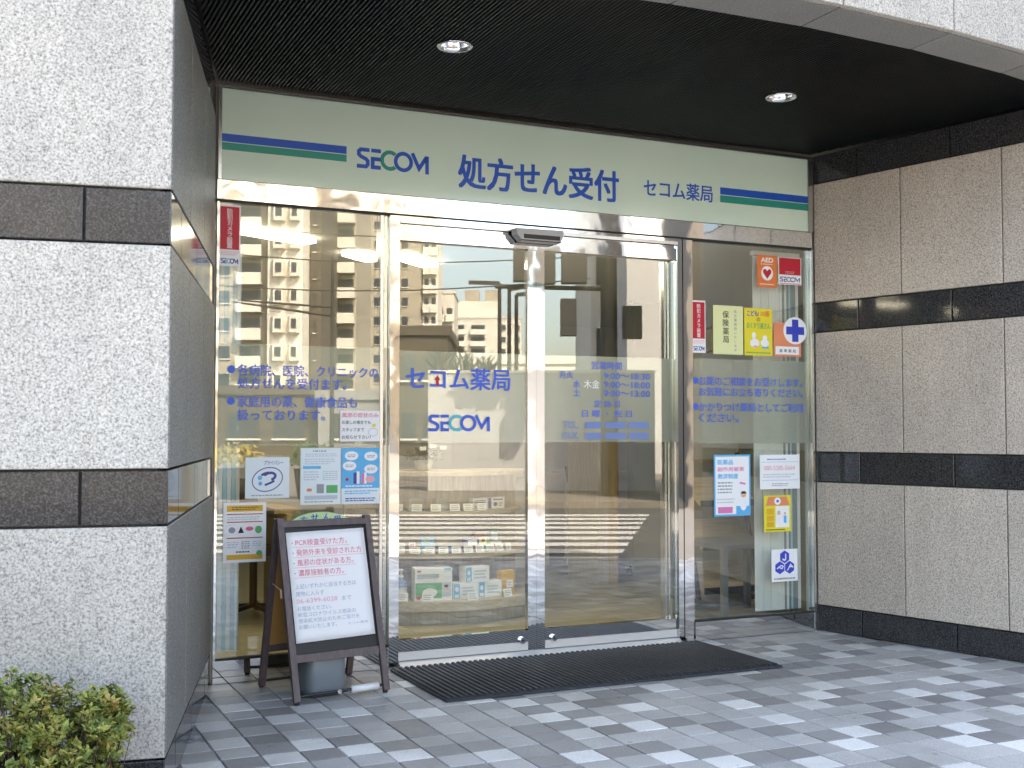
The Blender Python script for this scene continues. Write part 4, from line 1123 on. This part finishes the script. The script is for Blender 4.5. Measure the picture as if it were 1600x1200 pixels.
obj('frame', MB().box(4.62, 5.2, 2.92, 2.949, .93, .96).box(4.62, 5.2, 2.92, 2.949, 1.30, 1.33).box(4.62, 4.65, 2.92, 2.949, .9605, 1.2995).box(5.17, 5.2, 2.92, 2.949, .9605, 1.2995), M['honey_wood'], pf)
obj('print', MB().box(4.6505, 5.1695, 2.93, 2.948, .9605, 1.2995), M['paper'], pf)

# ================================================================== SHRUB by the pillar
struct('planting_bed', MB().prism([(-.56, -1.83), (-.56, -2.44), (-3.2, -2.44), (-3.2, -1.0), (-2.83, -1.14), (-2.27, -1.37), (-1.69, -1.57), (-1.09, -1.725)][::-1], -.004, .02), mat('soil', (.05, .036, .025), .95))
sb = thing('azalea_shrub', 'low azalea shrub with yellow green and reddish leaves before the pillar', 'shrub', (-.92, -2.1, .02))
lm = mat('azalea_leaf', (.1, .13, .03), .55)
oi = noise(lm, 16, 2, .6)
fine = noise(lm, 120, 1, .5)
c1 = ramp(lm, oi, [(.30, (.06, .11, .02)), (.42, (.16, .20, .04)), (.55, (.28, .29, .06)), (.66, (.36, .28, .08)), (.76, (.40, .13, .07))])
c2 = ramp(lm, fine, [(.3, (.65, .7, .6)), (.7, (1.25, 1.2, 1.05))])
setc(lm, mul(lm, c1, c2))
tw = MB(); lf = MB(); rr = random.Random(11)
SHX = -.07
lobes = [(-.90, -2.10, .24, .20, .20, .28), (-.71, -2.04, .27, .14, .16, .18), (-1.08, -2.12, .26, .22, .2, .29), (-.78, -2.24, .13, .18, .14, .19), (-1.25, -2.12, .25, .25, .2, .28), (-1.0, -2.28, .15, .2, .14, .2), (-.62, -1.98, .33, .09, .1, .10), (-.86, -2.02, .36, .15, .12, .15)]
for cx, cy, cz, rx, ry, rz in lobes:
    cx += SHX
    for i in range(150):
        th = rr.uniform(0, 2 * PI); ph = math.asin(rr.uniform(-.55, 1))
        rad = rr.choice((rr.uniform(.45, .8), rr.uniform(.8, 1.06)))
        tip = Vector((cx + rx * math.cos(th) * math.cos(ph) * rad, cy + ry * math.sin(th) * math.cos(ph) * rad, max(.03, cz + rz * math.sin(ph) * rad)))
        root = Vector((cx + rr.uniform(-.05, .05), cy + rr.uniform(-.05, .05), .03 + rr.uniform(0, .12)))
        if i % 2 == 0: tw.tube(root, tip, .0022, .0012, n=4, caps=False)
        ax = (tip - Vector((cx, cy, cz - .1))).normalized()
        for w_ in range(rr.randint(13, 20)):
            a = rr.uniform(0, 2 * PI)
            e1 = ax.cross(Vector((.3, .5, .8))).normalized(); e2 = ax.cross(e1)
            d = (ax * rr.uniform(.15, .9) + (e1 * math.cos(a) + e2 * math.sin(a))).normalized()
            p = tip + Vector((rr.uniform(-.014, .014), rr.uniform(-.014, .014), rr.uniform(-.014, .014)))
            L_ = rr.uniform(.010, .028) * (1.0 if rr.random() < .85 else 1.35); s = d.cross(ax).normalized() * L_ * .26; nn = s.cross(d).normalized()
            lf.add([p, p + d * L_ * .5 + s + nn * .002, p + d * L_, p + d * L_ * .5 - s + nn * .002], [(0, 1, 2, 3)])
mat('twig', (.11, .08, .06), .8)
o = obj('foliage', lf, lm, sb); o['kind'] = 'stuff'
obj('stems', tw, M['twig'], sb)['kind'] = 'stuff'
mat('dry_twig', (.5, .45, .38), .8)
dt = MB()
for i in range(9):
    a = Vector((-.66 + rr.uniform(-.03, .03), -2.2 + rr.uniform(-.03, .03), .05)); dt.tube(a, a + Vector((rr.uniform(-.03, .09), rr.uniform(-.03, .05), rr.uniform(.03, .10))), .004, .002, n=5)
obj('dry_twigs', dt, M['dry_twig'], sb)['kind'] = 'stuff'

# ================================================================== ACROSS THE STREET (seen mirrored in the glass and steel)
def ebox(mb, u0, u1, v0, v1, z0, z1):
    P = [E(u, v, z) for z in (z0, z1) for (u, v) in ((u0, v0), (u1, v0), (u1, v1), (u0, v1))]
    return mb.add(P, [(0, 1, 2, 3), (7, 6, 5, 4), (0, 4, 5, 1), (1, 5, 6, 2), (2, 6, 7, 3), (3, 7, 4, 0)])
for n_, c in (('wall_cream', (.72, .69, .61)), ('wall_beige', (.36, .33, .265)), ('wall_pale', (.62, .60, .54)), ('wall_grey', (.27, .275, .28)), ('wall_brown', (.10, .085, .065))):
    m = mat(n_, c, .85)
    setc(m, ramp(m, noise(m, .35, 4, .6), [(.3, tuple(x * .88 for x in c)), (.7, tuple(min(.85, x * 1.08) for x in c))]))
mat('far_window', (.05, .06, .07), .12); mat('far_rail', (.68, .66, .60), .7); mat('recess', (.16, .14, .11), .9)
mat('hoarding_white', (.42, .425, .43), .5); mat('sheet_white', (.43, .435, .44), .7); mat('pole_grey', (.035, .034, .03), .6)
mat('bark', (.03, .025, .02), .9); mat('hedge_leaf', (.06, .10, .03), .7); mat('hedge_gold', (.30, .24, .05), .7)

# crosswalk and far pavement
cw = MB(); nst = 9
cwo = thing('crosswalk', 'white striped pedestrian crossing on the road, seen mirrored in the doors', 'crosswalk', tuple(E(-2, 15, -.12)))
for i in range(nst):
    v0 = 12.0 + i * .80
    r0, r1 = 1.1 + .167 * (v0 - 12), 1.1 + .167 * (v0 + .42 - 12)
    P = [E(-5.2, v0, -.121), E(r0, v0, -.121), E(r1, v0 + .42, -.121), E(-5.2 + .07, v0 + .42, -.121)]
    obj('stripe', MB().add(P, [(3, 2, 1, 0)]), M['road_paint'], cwo)
fp = MB(); ebox(fp, -60, 60, 20.4, 400, -.3, -.01); struct('far_pavement', fp, M['far_paving'])

def far_block(label, u0, u1, v0, v1, h, wall, win, name='apartment_building', roof=True, cat='building'):
    """block with its own windows: win = (first z, floor height, floors, [(u0, u1, kind)])"""
    t = thing(name, label, cat, tuple(E((u0 + u1) / 2, v0, 0)))
    mb = MB(); ebox(mb, u0, u1, v0, v1, -.2, h); obj('walls', mb, M[wall], t)
    if roof:
        mb = MB(); ebox(mb, u0 - .15, u1 + .15, v0 - .15, v1 + .15, h + .002, h + .5); obj('parapet', mb, M[wall], t)
    if win:
        z0, fh, nf, cols = win
        for k_ in range(nf):
            zb = z0 + k_ * fh
            for a, b, kind in cols:
                if kind == 'w':
                    mb = MB(); ebox(mb, a, b, v0 - .06, v0 - .01, zb + .9, zb + 2.2); w_ = obj('window', mb, M['far_window'], t)
                    mb = MB(); ebox(mb, a - .1, b + .1, v0 - .16, v0 - .061, zb + .78, zb + .88); obj('sill', mb, M['far_rail'], w_)
                elif kind == 'b':
                    mb = MB(); ebox(mb, a, b, v0 - 1.1, v0 - .01, zb - .12, zb); ebox(mb, a, b, v0 - 1.1, v0 - 1.0, zb + .001, zb + 1.1); ebox(mb, a, a + .1, v0 - .999, v0 - .02, zb + .001, zb + 1.1); bb = obj('balcony', mb, M['far_rail'], t)
                    mb = MB(); ebox(mb, a + .2, b - .2, v0 - .05, v0 - .012, zb + .05, zb + 2.2); obj('glazing', mb, M['far_window'], bb)
                elif kind == 'x':
                    um = (a + b) / 2; wd = (b - a) / 2
                    P = [E(um - wd, v0, 0), E(um - wd * .45, v0 - .9, 0), E(um + wd * .75, v0 - .9, 0), E(um + wd, v0, 0)]
                    bb = obj('bay', MB().prism([(p.x, p.y) for p in P][::-1], zb + .55, zb + 2.2), M['wall_cream'], t)
                    mb = MB(); ebox(mb, um - wd * .2, um + wd * .6, v0 - .95, v0 - .902, zb + .95, zb + 1.95); obj('bay_window', mb, M['far_window'], bb)
                elif kind == 'r':
                    mb = MB(); ebox(mb, a, b, v0 - .02, v0 - .005, zb, zb + fh - .1); obj('recess', mb, M['recess'], t)
    return t
far_block('tall cream apartment tower with bay windows, mirrored in the left window', -25.2, -21.6, 120, 135, 44, 'wall_cream', (2.2, 2.9, 14, [(-24.9, -23.3, 'x'), (-23.1, -21.8, 'x')]))
far_block('beige recessed wing of the tower left of the bay windows', -32, -25.3, 121.5, 134, 43, 'wall_beige', (2.2, 2.9, 13, [(-31, -29.4, 'w'), (-28.6, -26, 'b')]))
far_block('dark stairwell strip beside the bay windows of the tower', -21.5, -20.3, 124, 136, 43, 'wall_brown', (2.2, 2.9, 13, [(-21.1, -20.9, 'w')]))
far_block('tower wing with a stack of pale balconies', -23.0, -18.2, 136.2, 150, 47, 'wall_beige', (2.2, 2.95, 15, [(-22.4, -18.3, 'b')]))
far_block('tall beige slab tower with small windows behind the balconied wing', -24.0, -13.6, 176, 190, 66, 'wall_beige', (2.0, 2.9, 21, [(-22.9, -21.9, 'w'), (-20.8, -19.8, 'w'), (-18.6, -17.6, 'w'), (-16.6, -15.7, 'w')]))
far_block('slim balcony stack at the edge of the beige slab tower', -13.5, -11.2, 176.5, 188, 66, 'wall_cream', (2.0, 2.9, 21, [(-13.4, -12.4, 'b'), (-12.3, -11.3, 'b')]))
far_block('lower stepped apartment house with balconies in the middle distance', -12.4, -9.4, 191, 205, 24, 'wall_pale', (2.0, 2.9, 7, [(-12.2, -11.0, 'b'), (-10.8, -9.5, 'b')]))
t = far_block('pale mid-rise apartment block with roof tanks in the middle distance', -14.2, 2.4, 280, 300, 28.6, 'wall_pale', (2.0, 2.85, 9, [(-13.8, -11.2, 'b'), (-9.9, -6.2, 'b'), (-2.4, -1.4, 'w'), (1, 2, 'w')]))
mb = MB(); ebox(mb, -14, -3, 284, 298, 29.2, 33.2); obj('penthouse', mb, M['wall_pale'], t)
for a, b in ((-11.5, -8), (-6.5, -3.2)):
    mb = MB(); ebox(mb, a, b, 286, 294, 33.21, 36.2); obj('roof_tank', mb, M['wall_beige'], t)
far_block('brown low-rise house below the tower, mirrored in the left window', -16, -10.2, 62, 72, 3.2, 'wall_brown', (0, 3, 1, [(-15, -13.4, 'w'), (-12.6, -11, 'w')]), 'low_house')
far_block('grey low-rise shop house beside the brown one', -10.1, -6.2, 61, 70, 2.9, 'wall_grey', (0, 2.7, 1, [(-9.4, -8.2, 'w'), (-7.6, -6.6, 'w')]), 'low_house')
far_block('dark low-rise building at the left edge of the door reflection', -6.1, -3.3, 60, 70, 6.2, 'wall_brown', (0, 3, 2, [(-5.6, -4.9, 'w'), (-4.5, -3.8, 'w')]), 'low_house')
far_block('pale shed roofed house behind the hoarding', -3.2, 6.5, 75, 84, 5.6, 'wall_pale', (0, 2.8, 1, [(-1, 1, 'w'), (3, 5, 'w')]), 'low_house')
far_block('plain pale building behind the signal pole', 3.1, 4.2, 45, 56, 12.5, 'wall_cream', (0, 3, 4, [(3.3, 3.8, 'w')]), 'grey_building')
far_block('building wrapped in white scaffold sheeting', 3.4, 14, 34, 44, 13, 'sheet_white', None, 'wrapped_building')
far_block('long beige apartment house beyond the wrapped building', 16, 44, 60, 75, 18, 'wall_beige', (1, 3, 5, [(17 + i * 3.4, 19 + i * 3.4, 'b') for i in range(7)]))
far_block('cream house row to the left of the tower', -52, -33, 80, 92, 14, 'wall_cream', (1, 3, 4, [(-51 + i * 3.2, -49.4 + i * 3.2, 'w') for i in range(5)]))
far_block('grey office block far to the left', -90, -56, 70, 88, 20, 'wall_grey', (1, 3.2, 5, [(-88 + i * 4, -86 + i * 4, 'w') for i in range(7)]))

mat('house_dark', (.055, .050, .044), .8)
# hoarding: every sheet its own
ho = thing('site_hoarding', 'white sheet metal site hoarding across the road, mirrored in the doors', 'fence', tuple(E(3, 24, 0)))
for i in range(9):
    u = -1.7 + i * .52
    mb = MB(); ebox(mb, u, u + .515, 24.0 + (i % 2) * .012, 24.04 + (i % 2) * .012, 0, 2.42); obj('panel', mb, M['hoarding_white'], ho)
mb = MB(); ebox(mb, -1.7, 2.98, 23.97, 24.07, 2.422, 2.48); obj('top_rail', mb, M['far_rail'], ho)

far_block('brown tiled corner house at the end of the hoarding', 3.05, 9, 19.9, 23.5, 7.5, 'house_dark', None, 'corner_house')
# signal pole with its boxes
sp_ = thing('signal_pole', 'dark signal pole with arm and boxes, mirrored in the right door', 'pole', tuple(E(1.9, 22.4, 0)))
obj('post', MB().tube(E(1.9, 22.4, -.01), E(1.9, 22.4, 9), .17, .15, 16), M['pole_grey'], sp_)
obj('arm', MB().tube(E(1.75, 22.4, 3.97), E(-.3, 22.4, 4.02), .045, n=10), M['pole_grey'], sp_)
mb = MB(); ebox(mb, 2.16, 2.52, 22.2, 22.5, 3.0, 3.62); obj('control_box', mb, M['pole_grey'], sp_)
for u0, u1, z0, z1 in ((.05, .42, 4.10, 4.85), (.46, .86, 4.05, 4.75), (.98, 1.46, 4.06, 4.72), (.96, 1.26, 3.05, 3.75)):
    mb = MB(); ebox(mb, u0, u1, 22.1, 22.45, z0, z1); h_ = obj('signal_head', mb, M['pole_grey'], sp_)
    for k_ in range(2):
        zc = z0 + (z1 - z0) * (.28 + .44 * k_); uc = (u0 + u1) / 2
        obj('visor', MB().tube(E(uc, 22.46, zc), E(uc, 22.62, zc), .11, n=14, caps=False), M['pole_grey'], h_)
for i, (u, h_) in enumerate(((-.6, 8.9), (-.1, 8.6), (.27, 8.3))):
    lp = thing('street_lamp', ['tall thin street lamp with an arm, the left of three mirrored together', 'tall thin street lamp, the middle of three mirrored together', 'tall thin street lamp, the right of three mirrored together'][i], 'street lamp', tuple(E(u, 60, 0)), 'thin street lamps')
    obj('post', MB().tube(E(u, 60, -.01), E(u, 60, h_), .13, .10, 8), M['pole_grey'], lp)
    obj('lamp_head', MB().bar(E(u, 60, h_), E(u + (-1.6 if i == 0 else .5), 60, h_ + .05), .3, .18), M['pole_grey'], lp)
lp = thing('street_lamp', 'street lamp with long double arm, mirrored in the left window', 'street lamp', tuple(E(-6.15, 40, 0)))
obj('post', MB().tube(E(-6.15, 40, -.01), E(-6.15, 40, 7.5), .08, .06, 8), M['pole_grey'], lp)
obj('arm', MB().tube(E(-6.15, 40, 5.2), E(-9.6, 40, 5.7), .05, .03, 8), M['pole_grey'], lp)
obj('arm', MB().tube(E(-6.15, 40, 5.5), E(-9.4, 40, 5.75), .04, .03, 8), M['pole_grey'], lp)
# wires
for k_, (z0, z1) in enumerate(((8.6, 8.2), (7.6, 7.4), (6.4, 6.6))):
    P = [E(-14 + i * 1.2, 38 + i * .2, z0 + (z1 - z0) * i / 14 - .5 * math.sin(PI * i / 14)) for i in range(15)]
    mb = MB()
    for a, b in zip(P[:-1], P[1:]): mb.tube(a, b, .022, n=4, caps=False)
    tag(obj('overhead_wire', mb, M['pole_grey']), '%s overhead wire across the street' % ['highest', 'middle', 'lowest'][k_], 'wire', 'overhead wires')

# pruned street trees
def pruned(label, u, v, h, seed):
    r_ = random.Random(seed); t = thing('pruned_tree', label, 'tree', tuple(E(u, v, 0)), 'pruned street trees')
    obj('trunk', MB().tube(E(u, v, -.02), E(u + .05, v, h * .62), .10, .075, 10), M['bark'], t)
    br = MB()
    def go(a, d, L, r, n):
        b = a + d * L; br.tube(a, b, r, r * .75, 7)
        if n == 0:
            for _ in range(6):
                dd = (d + Vector((r_.uniform(-1, 1), r_.uniform(-1, 1), r_.uniform(-.2, 1))) * .9).normalized(); br.tube(b, b + dd * r_.uniform(.08, .25), .012, .004, 4, False)
            return
        for _ in range(3):
            dd = (d + Vector((r_.uniform(-1, 1), r_.uniform(-1, 1), r_.uniform(-.1, .7))) * .75).normalized(); go(b, dd, L * r_.uniform(.6, .85), r * .72, n - 1)
    for _ in range(4):
        go(E(u + .05, v, h * .6), Vector((r_.uniform(-1, 1), r_.uniform(-1, 1), 1.1)).normalized(), h * .16, .06, 2)
    obj('crown', br, M['bark'], t)
pruned('bare pruned street tree, the left one behind the hoarding', -2.2, 40, 4.3, 2)
pruned('bare pruned street tree, the middle one behind the hoarding', -1.35, 41, 4.0, 5)
pruned('short bare pruned street tree, the right one behind the hoarding', -.55, 40.5, 3.4, 8)
# planters with bushes on the far pavement
def bush_mesh(u, v, r, z, seed):
    r_ = random.Random(seed); mb = MB()
    for i in range(420):
        th, ph = r_.uniform(0, 2 * PI), math.asin(r_.uniform(-.3, 1)); q_ = r * r_.uniform(.5, 1.1)
        c = E(u, v, z) + Vector((q_ * math.cos(th) * math.cos(ph) * 1.3, q_ * math.sin(th) * math.cos(ph), q_ * math.sin(ph) * .8))
        d = Vector((r_.uniform(-1, 1), r_.uniform(-1, 1), r_.uniform(-1, 1))).normalized(); s = d.cross(Vector((.2, .4, .9))).normalized()
        L_ = r * .13; mb.add([c - d * L_, c + s * L_ * .6, c + d * L_, c - s * L_ * .6], [(0, 1, 2, 3)])
    return mb
for i, (u, c, lb) in enumerate(((-7.0, 'hedge_leaf', 'brown planter with a dark green bush at the far kerb'), (-5.0, 'hedge_gold', 'brown planter with a golden bush at the far kerb'), (-3.6, 'hedge_leaf', 'brown planter with a green bush nearest the pruned trees'))):
    t = thing('planter', lb, 'planter', tuple(E(u, 21.2, 0)), 'planters at the far kerb')
    obj('pot', MB().lathe([(.001, 0), (.26, 0), (.34, .55), (.30, .55), (.28, .48), (.001, .48)], E(u, 21.2, -.008), 20), M['bark'], t, True)
    obj('bush', bush_mesh(u, 21.2, .38, .7, 20 + i), M[c], t)['kind'] = 'stuff'

bpy.data.objects.remove(_fo)
